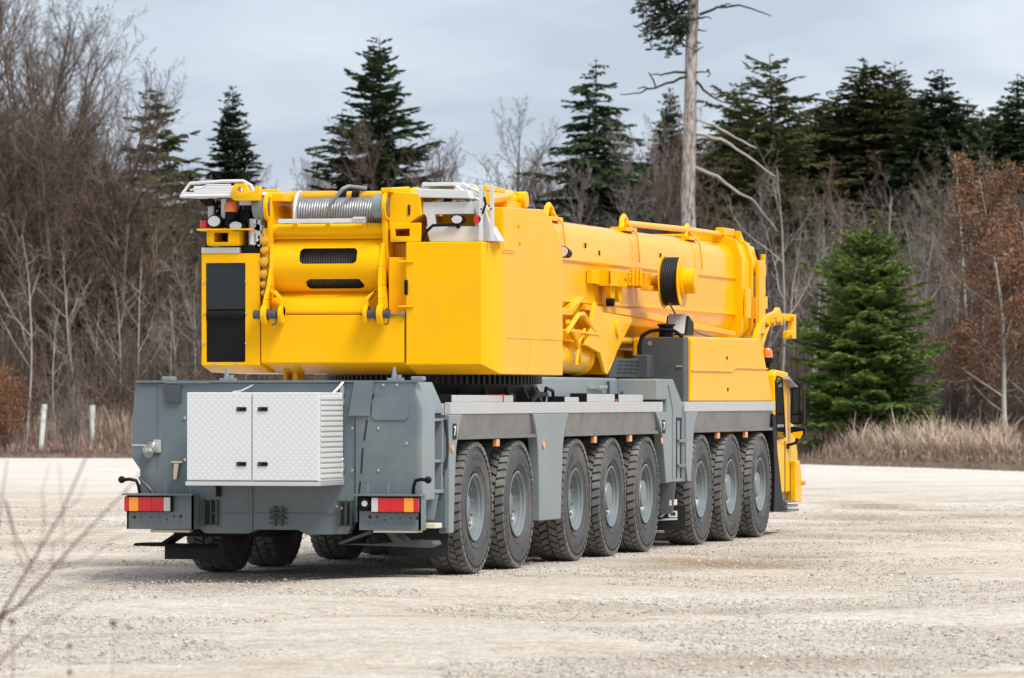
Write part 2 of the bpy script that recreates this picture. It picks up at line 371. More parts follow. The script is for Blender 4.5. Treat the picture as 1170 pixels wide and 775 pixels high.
# --- deck ------------------------------------------------------------
b = MB(); b.box(.9, 17.38, -1.44, 1.44, 1.60, 1.762); b.build('deck', ALU, K)
for s in (1, -1):
    for x0, x1 in ((1.02, 10.68), (11.9, 17.40)):
        y0, y1 = sorted((-1.51*s, -1.445*s)); b = MB(); b.box(x0, x1, y0, y1, 1.655, 1.775); b.build('deck_edge', ALU, K, .006)
    # brushed fender skirts, in three lengths, with lower flange
    for x0, x1 in ((1.3, 4.55), (5.7, 10.45), (12.3, 17.30)):
        n = 10; b = MB()
        pr = [(-1.49*s, 1.652), (-1.475*s, 1.50), (-1.47*s, 1.44), (-1.505*s, 1.43), (-1.505*s, 1.395), (-1.455*s, 1.395), (-1.455*s, 1.652)]
        b.prism(pr, 'x', x0, x1); b.build('fender_skirt', STEEL, K, .004)
    yo, yi = (-1.515*s, -1.40*s)
    y0, y1 = sorted((yo, yi))
    ups = [[(.95, 1.652), (1.46, 1.652), (1.32, 1.50), (1.22, 1.30), (1.17, 1.0), (1.12, .45), (.95, .45)],
           [(4.36, 1.652), (5.98, 1.652), (5.80, 1.48), (5.70, 1.25), (5.66, .9), (5.62, .49), (4.66, .49), (4.64, 1.0), (4.60, 1.3), (4.50, 1.5)],
           [(10.28, 1.652), (10.95, 1.652), (10.95, .80), (10.85, .80), (10.75, 1.1), (10.62, 1.4), (10.45, 1.55)],
           [(11.95, 1.652), (12.62, 1.652), (12.42, 1.5), (12.34, 1.3), (12.22, .8), (12.05, .8), (11.95, 1.0)]]
    for u in ups: b = MB(); b.prism(u, 'y', y0, y1); b.build('fender_support', GREYL, K, .012)
    # middle outrigger box
    b = MB(); b.prism([(10.42, 2.05), (11.30, 2.05), (11.78, 1.78), (11.78, .80), (10.96, .80), (10.96, 1.80), (10.42, 1.80)], 'y', *sorted((-1.50*s, -1.0*s))); b.build('outrigger_box', GREYL, K, .02)
    b = MB(); b.prism([(11.0, 1.98), (11.06, 1.98), (11.30, 1.70), (11.30, .85), (11.24, .85), (11.24, 1.68)], 'y', *sorted((-1.51*s, -1.495*s))); b.build('outrigger_rib', GREYL, K, .004)
    b = MB(); b.box(11.45, 11.74, *sorted((-1.506*s, -1.49*s)), 1.55, 1.585); b.box(11.45, 11.49, *sorted((-1.506*s, -1.49*s)), .85, 1.55); b.box(11.66, 11.72, *sorted((-1.506*s, -1.49*s)), .85, 1.55); b.build('outrigger_recess', BLKP, K)
    b = MB(); b.box(11.80, 11.93, *sorted((-1.50*s, -1.2*s)), .80, 1.72); b.box(11.5, 11.93, *sorted((-1.53*s, -1.3*s)), .98, 1.02); b.box(11.5, 11.93, *sorted((-1.53*s, -1.3*s)), 1.28, 1.32); b.build('outrigger_channel', GREY, K, .008)
    b = MB(); b.cyl((11.35, -1.32*s, .42), (11.35, -1.32*s, .80), .16, .20, 16); b.build('outrigger_cylinder', GREYD, K)
    b = MB(); b.box(11.25, 11.6, *sorted((-1.48*s, -1.42*s)), .52, .59); b.build('lashing_plate', CREAM, K, .006)
    # orange side reflectors
    for x, y in ((1.02, -1.53), (4.80, -1.53), (5.35, -1.53) if 0 else (10.55, -1.53),):
        b = MB(); b.cyl((x+.02, y*s, 1.31), (x+.02, (y+.014)*s, 1.31), .04, n=16); b.build('reflector', REFL, K, .004)
    for x in (2.95, 7.3, 9.05, 13.9, 15.6):
        b = MB(); b.box(x-.05, x+.07, *sorted((-1.50*s, -1.45*s)), 1.31, 1.39); b.build('marker_lamp', REFL, K, .01)
    # black panels that put the shade under the deck in as colour
    for x0, x1 in ((1.0, 5.2), (5.3, 10.9), (12.1, 17.4)):
        b = MB(); b.box(x0, x1, *sorted((-.56*s, -.52*s)), .45, 1.6); b.build('underdeck_shade_panel', UNDER, K)
# sign plates with a white stroke on the supports
for x in (1.14, 10.70):
    r = empty('sign_plate', parent=K)
    b = MB(); b.box(x-.07, x+.07, -1.521, -1.5155, 1.40, 1.56); b.build('plate', BLKP, r)
    b = MB(); b.prism([(x-.04, 1.535), (x+.035, 1.535), (x+.035, 1.515), (x-.01, 1.44), (x-.03, 1.44), (x+.012, 1.515), (x-.04, 1.515)], 'y', -1.524, -1.5215); b.build('mark', WHT, r)
# flap with its white mark ahead of the sixth axle
flap = empty('printed_mud_flap', parent=K)
b = MB(); b.box(12.14, 12.16, -1.46, -.86, .20, .50); b.build('flap', BLK, flap)
b = MB()
b.prism([(-1.10, .44), (-1.23, .44), (-1.23, .415), (-1.17, .36), (-1.13, .36), (-1.19, .415), (-1.10, .415)], 'x', 12.134, 12.1385)
b.prism([(-1.25, .44), (-1.36, .44), (-1.36, .42), (-1.25, .42)], 'x', 12.134, 12.1385); b.prism([(-1.25, .38), (-1.36, .38), (-1.36, .36), (-1.25, .36)], 'x', 12.134, 12.1385)
b.prism([(-1.25, .42), (-1.275, .42), (-1.275, .38), (-1.25, .38)], 'x', 12.134, 12.1385); b.prism([(-1.335, .42), (-1.36, .42), (-1.36, .38), (-1.335, .38)], 'x', 12.134, 12.1385)
b.prism([(-1.08, .315), (-1.36, .33), (-1.36, .35), (-1.2, .345)], 'x', 12.134, 12.1385)
b.build('flap_print', WHT, flap)
b = MB(); b.box(12.0, 12.2, -1.3, -.9, .50, .62); b.build('flap_bracket', BLKP, K)
# aluminium beams lying in their deck holders
for x0, x1, z1 in ((1.5, 4.05, 1.85), (6.3, 7.0, 1.83), (7.35, 8.75, 1.865), (8.9, 10.2, 1.86)):
    b = MB(); b.box(x0, x1, -1.38, -1.22, 1.775, z1); b.build('deck_locker', ALU, K, .01)
    b = MB(); b.box(x0-.04, x0-.005, -1.39, -1.2, 1.765, z1+.01); b.build('locker_end', BLKP, K)
b = MB(); b.box(3.6, 3.62, -1.39, -1.21, 1.77, 1.86); b.box(8.78, 8.86, -1.385, -1.22, 1.77, 1.81); b.each('locker_strap', RED, K)
b = MB(); b.tube([(5.7, -1.3, 1.77), (5.8, -1.3, 1.93), (6.1, -1.3, 1.9), (6.15, -1.3, 1.77)], .02); b.tube([(5.1, -1.3, 1.78), (5.4, -1.3, 1.86), (5.8, -1.3, 1.86)], .03); b.each('deck_hose', BLKP, K)
# chassis spine and turntable base
b = MB(); b.prism([(4.6, 1.77), (6.7, 2.06), (10.42, 2.06), (10.42, 1.77)], 'y', -1.02, 1.02); b.build('chassis_spine', GREYL, K, .03)
b = MB(); b.box(8.85, 9.6, -1.055, -1.021, 1.93, 1.96); b.cyl((9.2, -1.07, 1.94), (9.6, -1.07, 1.95), .025); b.build('spine_handle', SILV, K)
b = MB(); b.box(9.85, 9.88, -1.05, -1.025, 1.78, 2.02)
for x in (9.0, 9.25, 9.5): b.cyl((x+1.2, -1.12, 1.77), (x+1.2, -1.12, 1.9+.1*(x > 9.4)), .02, n=8)
b.each('spine_fitting', GREYD, K)
b = MB()
cx = 5.85
b.lathe([(0, 1.97), (1.15, 1.97), (1.15, 2.075), (0, 2.075)], (cx, 0, 0), 'z', 64)
for k in range(110):
    a = 2*math.pi*k/110; c, s_ = math.cos(a), math.sin(a)
    p = Vector((cx+1.17*c, 1.17*s_, 0)); t = Vector((-s_, c, 0))*.016; n_ = Vector((c, s_, 0))*.035
    vs = [p-t-n_, p+t-n_, p+t*.6+n_, p-t*.6+n_]
    b.add([(v.x, v.y, 1.975) for v in vs]+[(v.x, v.y, 2.07) for v in vs], [(0, 1, 2, 3), (7, 6, 5, 4), (0, 1, 5, 4), (1, 2, 6, 5), (2, 3, 7, 6), (3, 0, 4, 7)])
b.build('slewing_ring', GREYD, K)
b = MB(); b.lathe([(0, 1.765), (.95, 1.765), (1.12, 1.90), (1.15, 1.965), (0, 1.965)], (cx, 0, 0), 'z', 48); b.build('turntable_base', GREYD, K)
b = MB()
for k in range(24):
    a = 2*math.pi*k/24; c, s_ = math.cos(a), math.sin(a)
    b.add([(cx+.9*c, .9*s_, 1.765), (cx+1.25*c, 1.25*s_, 1.765), (cx+1.14*c, 1.14*s_, 1.96), (cx+.9*c+.02*s_, .9*s_-.02*c, 1.765), (cx+1.25*c+.02*s_, 1.25*s_-.02*c, 1.765), (cx+1.14*c+.02*s_, 1.14*s_-.02*c, 1.96)],
          [(0, 1, 2), (5, 4, 3), (0, 1, 4, 3), (1, 2, 5, 4), (2, 0, 3, 5)])
b.each('turntable_gusset', GREYD, K)
# --- wheels ------------------------------------------------------------
def make_wheel(hub):
    w = empty('wheel', parent=K)
    prof = [(.335, -.13), (.345, -.155), (.40, -.178), (.47, -.192), (.54, -.19), (.60, -.182), (.645, -.172), (.665, -.155), (.668, -.1), (.669, 0), (.668, .1), (.665, .155), (.645, .172), (.60, .182), (.54, .19), (.47, .192), (.40, .178), (.345, .155), (.335, .13), (.33, 0)]
    b = MB(); b.lathe(prof, (0, 0, 0), 'y', 72, closed=True)
    for rr, yy in ((.425, -.1855), (.60, -.184), (.615, -.181)):   # raised rings on the sidewall
        b.lathe([(rr-.006, yy+.004), (rr, yy-.005), (rr+.006, yy+.004)], (0, 0, 0), 'y', 72)
    for a0, da in ((.9, .75), (3.5, .9), (5.3, .35)):              # blocks of raised moulding, no letters
        n = int(da/.07)
        for k in range(n):
            a = a0+k*.07
            for r0, r1 in ((.50, .545),):
                if k % 4 == 3: continue
                pts = [(r0, a), (r1, a), (r1, a+.045), (r0, a+.045)]
                b.add([(r*math.cos(q), -.196, r*math.sin(q)) for r, q in pts]+[(r*math.cos(q), -.188, r*math.sin(q)) for r, q in pts], [(0, 1, 2, 3), (0, 1, 5, 4), (1, 2, 6, 5), (2, 3, 7, 6), (3, 0, 4, 7)])
    ty = b.build('tyre', TYRE, w, ang=50)
    b = MB(); N = 44; rng = random.Random(4)
    rows = [(-.188, -.105, .12, -.0), (-.095, -.01, -.22, .5), (.01, .095, .22, .0), (.105, .188, -.12, .5)]
    for y0, y1, skew, ph in rows:
        for k in range(N):
            a = 2*math.pi*(k+ph)/N; da = 2*math.pi/N*.36
            sk = skew*2*math.pi/N
            def P(r, q, y): return (r*math.cos(q), y, r*math.sin(q))
            ro0 = .690 if abs(y0) < .18 else .676; ro1 = .690 if abs(y1) < .18 else .676
            i0, i1 = .660 if abs(y0) < .18 else .63, .660 if abs(y1) < .18 else .63
            vs = [P(ro0, a-da-sk, y0), P(ro0, a+da-sk, y0), P(ro1, a+da+sk, y1), P(ro1, a-da+sk, y1),
                  P(i0, a-da-sk, y0), P(i0, a+da-sk, y0), P(i1, a+da+sk, y1), P(i1, a-da+sk, y1)]
            b.add(vs, [(0, 1, 2, 3), (0, 4, 5, 1), (1, 5, 6, 2), (2, 6, 7, 3), (3, 7, 4, 0)])
            # shoulder wrap
            if abs(y0) > .18 or abs(y1) > .18:
                yy, sg, sk2 = (y0, -1, -sk) if abs(y0) > .18 else (y1, 1, sk)
                q0, q1 = a-da*.9+sk2, a+da*.9+sk2
                b.add([P(.676, q0, yy), P(.676, q1, yy), P(.632, q1, yy-sg*.004), P(.632, q0, yy-sg*.004), P(.66, q0, yy-sg*.03), P(.66, q1, yy-sg*.03)], [(0, 1, 2, 3), (0, 3, 4), (1, 5, 2)])
    b.build('tread', TREAD, w, ang=25)
    # rim: flange, deep barrel, disc
    if hub: rp = [(.345, -.165), (.352, -.175), (.34, -.180), (.324, -.165), (.320, -.14), (.306, -.125), (.300, -.08), (.285, -.055), (.262, -.05), (.19, -.055), (.165, -.07), (.16, -.135), (.15, -.15), (.08, -.156), (.0, -.157)]
    else: rp = [(.345, -.165), (.352, -.175), (.34, -.180), (.324, -.165), (.320, -.14), (.306, -.125), (.300, -.07), (.285, -.045), (.262, -.04), (.17, -.05), (.14, -.06), (.13, -.09), (.11, -.10), (.0, -.102)]
    b = MB(); b.lathe(rp, (0, 0, 0), 'y', 56); b.lathe([(.335, .17), (.30, .15), (.28, .06), (.10, .08), (0, .08)], (0, 0, 0), 'y', 40)
    b.build('rim', RIM, w, ang=30)
    b = MB(); n = 10; yb = -.052 if hub else -.042
    for k in range(n):
        a = 2*math.pi*k/n; p = (.225*math.cos(a), yb, .225*math.sin(a)); b.cyl(p, (p[0], yb-.05, p[2]), .02, n=6)
    b.each('wheel_nut', RIM, w)
    return w
wa = make_wheel(False); wb = make_wheel(True)
protos = {False: wa, True: wb}; used = {False: False, True: False}
AX = [(2.15, 0), (3.9, 0), (6.5, 0), (8.22, 1), (9.97, 1), (13.0, 0), (14.77, 1), (16.6, 1)]
rw = random.Random(2)
for x, hb in AX:
    for s in (1, -1):
        hb = bool(hb)
        w = protos[hb] if not used[hb] else copy_tree(protos[hb], K)
        used[hb] = True
        w.location = (x, -1.29*s, .69)
        w.rotation_euler = (0, rw.uniform(0, 6.28), 0 if s == 1 else math.pi)
# --- superstructure -----------------------------------------------------
b = MB(); b.prism([(3.2, 2.35), (3.2, 2.10), (9.3, 2.10), (9.3, 2.25), (8.2, 2.6), (5.2, 2.6)], 'y', -.55, .62)
b.box(3.2, 3.5, .78, .84, 2.0, 2.3); b.box(3.3, 3.6, .92, .97, 2.0, 2.3); b.build('slewing_platform', YELD, K, .02)
# central counterweight slab with slanted ledge and bevelled underside
b = MB(); b.prism([(2.65, 2.695), (2.65, 2.19), (3.25, 2.08), (5.2, 2.08), (5.2, 2.695)], 'y', -.565, 1.015); b.build('counterweight', YEL, K, .012)
b = MB(); b.prism([(2.67, 2.70), (4.8, 2.70), (4.8, 3.0), (3.0, 3.0), (2.72, 2.86), (2.67, 2.75)], 'y', -.30, .92); b.build('ballast_ledge', YEL, K, .03)
# right block with chamfered corner
def block(poly, z0, z1, x_in=.55, bev=.012, name='counterweight', dz=.10):
    b = MB(); n = len(poly)
    vs = []
    for x, y in poly:
        lift = dz if x < 2.75 else (0.0)
        vs.append((x, y, z0+lift))
    for x, y in poly: vs.append((x, y, z1))
    b.add(vs, [tuple(range(n)), tuple(range(2*n-1, n-1, -1))]+[(i, (i+1) % n, (i+1) % n+n, i+n) for i in range(n)])
    return b.build(name, YEL, K, bev)
block([(2.65, -.575), (2.65, -1.40), (2.98, -1.51), (3.08, -1.51), (3.08, -.575)], 2.07, 3.455)
b = MB(); b.prism([(3.084, 2.07), (3.084, 3.83), (4.93, 3.87), (5.20, 3.78), (5.715, 3.46), (5.715, 2.07)], 'y', -1.512, -.85); cwb = b.build('counterweight', YEL, K, .012)
b = MB(); b.prism([(3.10, 3.38), (3.52, 3.38), (3.52, 3.80), (3.10, 3.80)], 'y', -1.520, -1.513); b.build('cover_plate', YEL, K, .004)
b = MB(); b.box(3.06, 3.55, -1.5195, -1.513, 3.352, 3.366); b.build('cover_edge', YELD, K)
b = MB(); b.box(3.25, 5.70, -1.5155, -1.5125, 2.45, 2.462); b.prism([(4.13, 2.08), (4.15, 2.08), (4.32, 2.45), (4.30, 2.45)], 'y', -1.5155, -1.5125); b.build('panel_seam', YELD, K)
b = MB()
for x, z in ((3.75, 3.66), (3.80, 3.48)): b.cyl((x, -1.53, z), (x, -1.51, z), .022, n=10)
b.each('plug', YEL, K)
# handles / small seams on the rear face of the right block
b = MB(); b.prism(rrect(-.60, -.565, 2.90, 3.06, .015), 'x', 2.63, 2.652); b.build('grip', BLKP, K)
b = MB(); b.cyl((2.64, -.40, 2.70), (2.64, -.575, 2.70), .013, n=8); b.cyl((2.64, -.535, 2.70), (2.64, -.575, 2.70), .03, n=10); b.build('locking_rod', STEEL, K)
b = MB(); b.box(2.645, 2.649, -.578, -.568, 2.2, 2.69); b.build('panel_gap', BLK, K)
b = MB()
for z in (2.78, 3.25): b.cyl((2.642, -.50, z), (2.642, -.66, z), .012, n=8)
b.each('hinge_pin', YEL, K)
# inner column between winch and right block
b = MB(); b.box(2.75, 3.6, -.562, -.36, 2.70, 3.30); b.build('winch_column', YEL, K, .01)
b = MB(); b.box(2.72, 2.76, -.72, -.385, 3.46, 3.66); ob = b.build('bracket_box', YEL, K, .006)
cut(ob, MB().box(2.6, 2.9, -.60, -.44, 3.52, 3.60))
b = MB(); b.box(3.0, 3.05, -.56, -.36, 3.31, 3.45); b.build('mesh_insert', YELD, K)
b = MB(); b.box(3.3, 4.2, -.86, -.35, 3.0, 3.75); b.build('boom_pivot_cheek', YELD, K, .02)
# left cabinet with dark grille opening
cab = empty('equipment_cabinet', parent=K)
b = MB(); b.add([(2.65, 1.025, 2.17), (2.65, 1.67, 2.17), (2.65, 1.67, 3.35), (2.65, 1.025, 3.35), (4.4, 1.025, 2.08), (4.4, 1.67, 2.08), (4.4, 1.67, 3.35), (4.4, 1.025, 3.35), (3.0, 1.025, 2.09), (3.0, 1.67, 2.09)],
            [(0, 1, 2, 3), (7, 6, 5, 4), (3, 2, 6, 7), (0, 8, 9, 1), (8, 4, 5, 9), (1, 9, 5, 6, 2), (0, 3, 7, 4, 8)])
o = b.build('cabinet_shell', YEL, cab)
cut(o, MB().prism(rrect(1.185, 1.625, 2.20, 3.25, .012, 2), 'x', 2.5, 3.3))
b = MB(); b.box(3.1, 3.12, 1.18, 1.63, 2.19, 3.26); b.box(2.66, 3.1, 1.18, 1.19, 2.19, 3.25); b.build('cabinet_lining', BLK, cab)
b = MB(); b.box(2.675, 2.685, 1.19, 1.62, 2.205, 2.74); b.build('black_cover', BLKP, cab, .004)
b = MB(); b.cyl((2.70, 1.20, 2.70), (2.70, 1.61, 2.70), .06, n=16); b.build('rolled_cover', BLKP, cab)
b = MB(); b.box(2.66, 2.668, 1.188, 1.622, 2.76, 3.245); b.build('window_pane', WIN, cab)
b = MB(); b.cyl((2.9, 1.45, 2.85), (2.9, 1.45, 3.2), .06); b.tube([(2.8, 1.3, 3.2), (2.82, 1.33, 3.0), (2.8, 1.27, 2.8)], .02); b.cyl((2.85, 1.27, 3.0), (2.95, 1.27, 3.0), .07); b.build('filter', SILV, cab)
b = MB()
for y, z in [(y, z) for y in (1.175, 1.635) for z in (2.4, 2.72, 3.05)]+[(y, z) for y in (1.28, 1.52) for z in (2.19, 3.26)]: b.cyl((2.635, y, z), (2.65, y, z), .012, n=8)
b.each('cover_screw', SILV, cab)
b = MB(); b.box(2.64, 3.4, 1.25, 1.672, 3.352, 3.415); b.build('cabinet_cap', ALU, cab, .005)
b = MB(); b.box(2.70, 3.3, 1.03, 1.245, 3.352, 3.43); b.build('battery_tray', BLKP, cab, .005)
# bolt column
b = MB(); b.box(2.70, 3.0, .93, 1.02, 2.90, 3.62); b.build('bolt_flange', YELD, K, .01)
for z, r in ((2.93, .03), (3.02, .036), (3.13, .046), (3.26, .05), (3.38, .038), (3.48, .04)):
    b = MB(); b.cyl((2.64, .985, z), (2.70, .985, z), r, n=14); b.cyl((2.625, .985, z), (2.64, .985, z), r*.6, n=6); b.build('flange_bolt', YELD, K, .005)
# winch housing
arc = [(3.06+.40*math.cos(a), 3.225+.33*math.sin(a)) for a in [math.pi*.5+math.pi*i/20 for i in range(21)]]
inner = [(3.06+.375*math.cos(a), 3.225+.305*math.sin(a)) for a in [math.pi*.5+math.pi*i/20 for i in range(20, -1, -1)]]
b = MB(); b.prism(arc+[(3.2, 2.895), (3.2, 2.92)]+inner+[(3.2, 3.53), (3.2, 3.555)], 'y', -.32, .90); o = b.build('winch_housing', YEL, K)
c = MB(); c.prism(rrect(-.035, .60, 3.235, 3.40, .05), 'x', 2.4, 3.0)
cut(o, c)
cut(o, MB().prism([(.52, 2.975), (-.03, 2.975), (-.09, 2.99), (-.09, 3.02), (-.05, 3.075), (.50, 3.075), (.54, 3.05), (.55, 3.0)], 'x', 2.4, 3.0))
def drum(c, r, y0, y1, m, pitch=.028, name='rope_drum'):
    prof = []; t = y0
    while t < y1:
        prof += [(r, t), (r+.010, t+pitch*.25), (r+.013, t+pitch*.5), (r+.010, t+pitch*.75)]; t += pitch
    prof.append((r, y1))
    b = MB(); b.lathe([(0, y0)]+prof+[(0, y1)], (c[0], 0, c[1]), 'y', 40); return b.build(name, m, K, ang=50)
drum((3.06, 3.225), .28, -.30, .88, ROPED)
b = MB(); b.cyl((3.06, .62, 3.225), (3.06, .66, 3.225), .31, n=32); b.build('drum_flange', GREYD, K)
# crosstube and curved top of housing
b = MB(); b.cyl((2.80, -.36, 3.60), (2.80, .95, 3.60), .062, n=20); b.build('cross_tube', YEL, K)
b = MB(); b.prism([(2.80, 3.55), (3.06, 3.565), (3.06, 3.50), (2.80, 3.50)], 'y', -.33, .91); b.build('tube_web', YEL, K)
# side plates with pin lugs
for y, pin0, pin1, sg in ((.93, 1.06, .80, 1), (-.33, -.16, -.43, -1)):
    b = MB()
    b.prism([(2.72, 4.0), (3.45, 4.0), (3.7, 3.8), (3.7, 2.95), (2.95, 2.95), (2.78, 3.2), (2.70, 3.5), (2.66, 3.8), (2.67, 3.95)], 'y', y-.025*1, y+.025); b.build('winch_side_plate', YEL, K, .008)
    # arm sweeping down to the lug
    ys = y-sg*.02
    path = [(2.72, ys, 3.45), (2.66, ys-sg*.01, 3.2), (2.60, ys, 3.0), (2.55, ys+sg*.02, 2.86), (2.52, ys+sg*.025, 2.76)]
    b = MB()
    for k in range(len(path)-1):
        p, q = path[k], path[k+1]; w0, w1 = .06+.012*k, .06+.012*(k+1); t = .02
        b.add([(p[0]-w0*.3, p[1]-t, p[2]), (p[0]-w0*.3, p[1]+t, p[2]), (p[0]+w0*2.2, p[1]+t, p[2]), (p[0]+w0*2.2, p[1]-t, p[2]),
               (q[0]-w1*.3, q[1]-t, q[2]), (q[0]-w1*.3, q[1]+t, q[2]), (q[0]+w1*2.2, q[1]+t, q[2]), (q[0]+w1*2.2, q[1]-t, q[2])],
              [(3, 2, 1, 0), (4, 5, 6, 7), (0, 1, 5, 4), (1, 2, 6, 5), (2, 3, 7, 6), (3, 0, 4, 7)])
    b.cyl((2.55, ys+sg*.025-.028, 2.70), (2.55, ys+sg*.025+.028, 2.70), .105, n=28)
    b.build('lug_arm', YEL, K, .006)
    yb = y-sg*.17 if sg == 1 else y+.16
    b = MB(); b.cyl((2.57, yb-.02, 2.70), (2.57, yb+.02, 2.70), .095, n=24)
    b.add([(2.56, yb-.02, 2.72), (2.56, yb+.02, 2.72), (2.64, yb-.02, 2.66), (2.64, yb+.02, 2.66), (2.56, yb-.02+.0, 2.86), (2.56, yb+.02, 2.86), (2.66, yb-.02, 2.84), (2.66, yb+.02, 2.84),
           (2.58, yb+sg*.09, 2.96), (2.58, yb+sg*.13, 2.95), (2.68, yb+sg*.09, 2.96), (2.68, yb+sg*.13, 2.95)],
          [(0, 1, 5, 4), (2, 6, 7, 3), (0, 4, 6, 2), (1, 3, 7, 5), (4, 5, 9, 8), (6, 10, 11, 7), (4, 8, 10, 6), (5, 7, 11, 9), (8, 9, 11, 10)])
    b.build('lug_finger', YEL, K, .006)
    b = MB(); b.cyl((2.55, pin0, 2.70), (2.55, pin1, 2.70), .048, n=20); b.cyl((2.55, (pin0+pin1)/2-.03, 2.70), (2.55, (pin0+pin1)/2+.03, 2.70), .062, n=20)
    b.tube([(2.50, pin1, 2.66), (2.49, pin1, 2.60), (2.49, pin1+.04, 2.59)], .01); b.build('pin', GREYD, K, .006)
    # big hinge pin near the top
    b = MB(); yy = (1.10, .95) if sg == 1 else (-.22, -.35)
    b.cyl((2.72, yy[0], 3.84), (2.72, yy[1]+.02, 3.84), .125, n=28); b.build('hinge_sleeve', GREYL, K, .006)
    b = MB(); b.cyl((2.72, yy[1]+.019, 3.84), (2.72, yy[1]-.02, 3.84), .15, n=28); b.build('hinge_ring', YEL, K, .006)
    b = MB(); b.cyl((2.72, yy[1]-.021, 3.84), (2.72, yy[1]-.032, 3.84), .11, n=28); b.build('hinge_cap', STEEL, K)
# broad plate right of the winch
b = MB(); b.prism([(-.36, 4.0), (-.70, 3.97), (-.72, 3.74), (-.50, 3.60), (-.36, 3.58)], 'x', 2.74, 3.5); b.build('pivot_housing', YEL, K, .015)
b = MB(); b.box(2.66, 3.1, -.42, -.30, 3.98, 4.03); b.cyl((2.9, -.30, 3.98), (2.9, -.55, 3.99), .06, n=16); b.cyl((2.86, -.62, 3.98), (2.84, -.62, 4.01), .07, n=16); b.build('pivot_lug', YEL, K, .01)
b = MB(); b.prism(rrect(-.60, -.575, 3.74, 3.85, .01), 'x', 2.730, 2.7395); b.build('plate_slot', BLK, K)
# upper drum with bright rope, flange, guard rail, roller arm
drum((3.16, 3.76), .185, -.27, .70, ROPE)
b = MB(); b.lathe([(.0, -.02), (.26, -.02), (.275, 0), (.26, .02), (0, .02)], (3.16, .73, 3.76), 'y', 36); b.build('drum_flange', ALU, K)
b = MB(); b.box(2.66, 2.72, -.13, .83, 3.665, 3.71); b.box(2.64, 2.72, -.13, .0, 3.70, 3.725); b.build('guard_rail', ALUW, K, .004)
b = MB()
for y in (.66, .30, -.10): b.prism([(2.70, 3.67), (2.86, 3.67), (2.86, 3.60), (2.74, 3.60)], 'y', y-.02, y+.02)
b.each('rail_bracket', YEL, K, .004)
b = MB(); b.cyl((3.2, -.30, 3.965), (3.2, .90, 3.965), .055, n=18); b.cyl((3.2, .35, 3.965), (3.2, .9, 3.965), .062, n=18); b.build('top_tube', YELD, K)
b = MB(); b.cyl((3.2, .08, 3.965), (3.2, .16, 3.965), .064, n=18); b.cyl((3.2, .22, 3.965), (3.2, .30, 3.965), .064, n=18); b.each('tube_band', BLKP, K)
b = MB(); b.tube([(2.88, .38, 3.76), (2.84, .28, 3.90), (2.84, .17, 4.03), (2.90, .12, 4.06), (3.2, .02, 4.05)], .02); b.build('rope_guide', GREYL, K)
b = MB(); b.prism([(2.9, 4.0), (2.9, 3.93), (3.3, 3.93), (3.3, 4.02)], 'y', .82, 1.0); b.box(2.7, 3.4, .78, .96, 3.90, 3.98); b.prism([(.98, 3.92), (1.13, 3.92), (1.16, 3.95), (1.20, 4.05), (1.0, 4.05)], 'x', 3.2, 3.3)
b.box(3.3, 3.6, -.25, .85, 3.80, 3.88); b.build('top_bracket', YEL, K, .01)
b = MB()
for y in (-.2, 0, .2): b.cyl((3.28, y-.04, 3.91), (3.28, y+.04, 3.91), .03, n=10)
b.each('roller', BLKP, K)
b = MB(); b.box(3.75, 4.0, -.35, .9, 2.95, 3.85); b.build('winch_backplate', YELD, K)
# --- left top equipment
b = MB(); b.add([(2.5, 1.86, 3.95), (2.5, .98, 3.96), (2.5, 1.80, 4.0), (2.5, 1.0, 4.0), (3.3, 1.86, 3.95), (3.3, .98, 3.96), (3.3, 1.80, 4.0), (3.3, 1.0, 4.0)],
            [(0, 1, 3, 2), (4, 6, 7, 5), (0, 4, 5, 1), (2, 3, 7, 6), (0, 2, 6, 4), (1, 5, 7, 3)]); 
b.box(2.7, 3.3, 1.25, 1.78, 4.0, 4.07); b.build('folded_platform', ALUW, K, .01)
b = MB(); b.tube([(2.5, 1.84, 3.975), (2.52, 1.76, 4.09), (2.52, 1.4, 4.11), (2.52, 1.17, 4.11), (2.52, 1.08, 4.06), (2.52, 1.06, 4.0)], .018); b.tube([(2.5, 1.75, 4.02), (2.5, 1.62, 4.04), (2.5, 1.56, 4.07), (2.5, 1.3, 4.07)], .01); b.tube([(2.5, 1.86, 3.955), (2.5, 1.0, 3.955)], .02)
b.build('platform_rail', ALUW, K)
b = MB(); b.prism(rrect(1.24, 1.60, 3.43, 3.60, .02, 2), 'x', 2.60, 2.95); ob = b.build('lamp_bracket', YEL, K, .006)
cut(ob, MB().box(2.4, 2.97, 1.36, 1.52, 3.47, 3.57).box(2.7, 3.2, 1.27, 1.57, 3.45, 3.58))
b = MB(); b.box(2.56, 2.75, 1.10, 1.70, 3.592, 3.612); b.build('lamp_shelf', YEL, K, .004)
def oval_lamp(c, ry, rz, name='work_lamp'):
    r = empty(name, parent=K)
    b = MB(); n = 24; p = [(c[1]+ry*math.cos(2*math.pi*k/n), c[2]+rz*math.sin(2*math.pi*k/n)) for k in range(n)]
    b.prism(p, 'x', c[0], c[0]+.10); b.cyl((c[0]+.05, c[1], c[2]-rz-.04), (c[0]+.05, c[1], c[2]-rz+.01), .02); b.build('lamp_body', BLKP, r, .01)
    b = MB(); p = [(c[1]+ry*.8*math.cos(2*math.pi*k/n), c[2]+rz*.8*math.sin(2*math.pi*k/n)) for k in range(n)]
    b.prism(p, 'x', c[0]-.012, c[0]-.001); b.build('lens', CLR, r, .006)
oval_lamp((2.58, 1.51, 3.69), .085, .07); oval_lamp((2.58, 1.27, 3.64), .085, .055)
b = MB(); b.cyl((2.65, 1.635, 3.62), (2.65, 1.635, 3.70), .05, n=16); b.build('red_lamp', RED, K, .01)
bc = empty('beacon', parent=K)
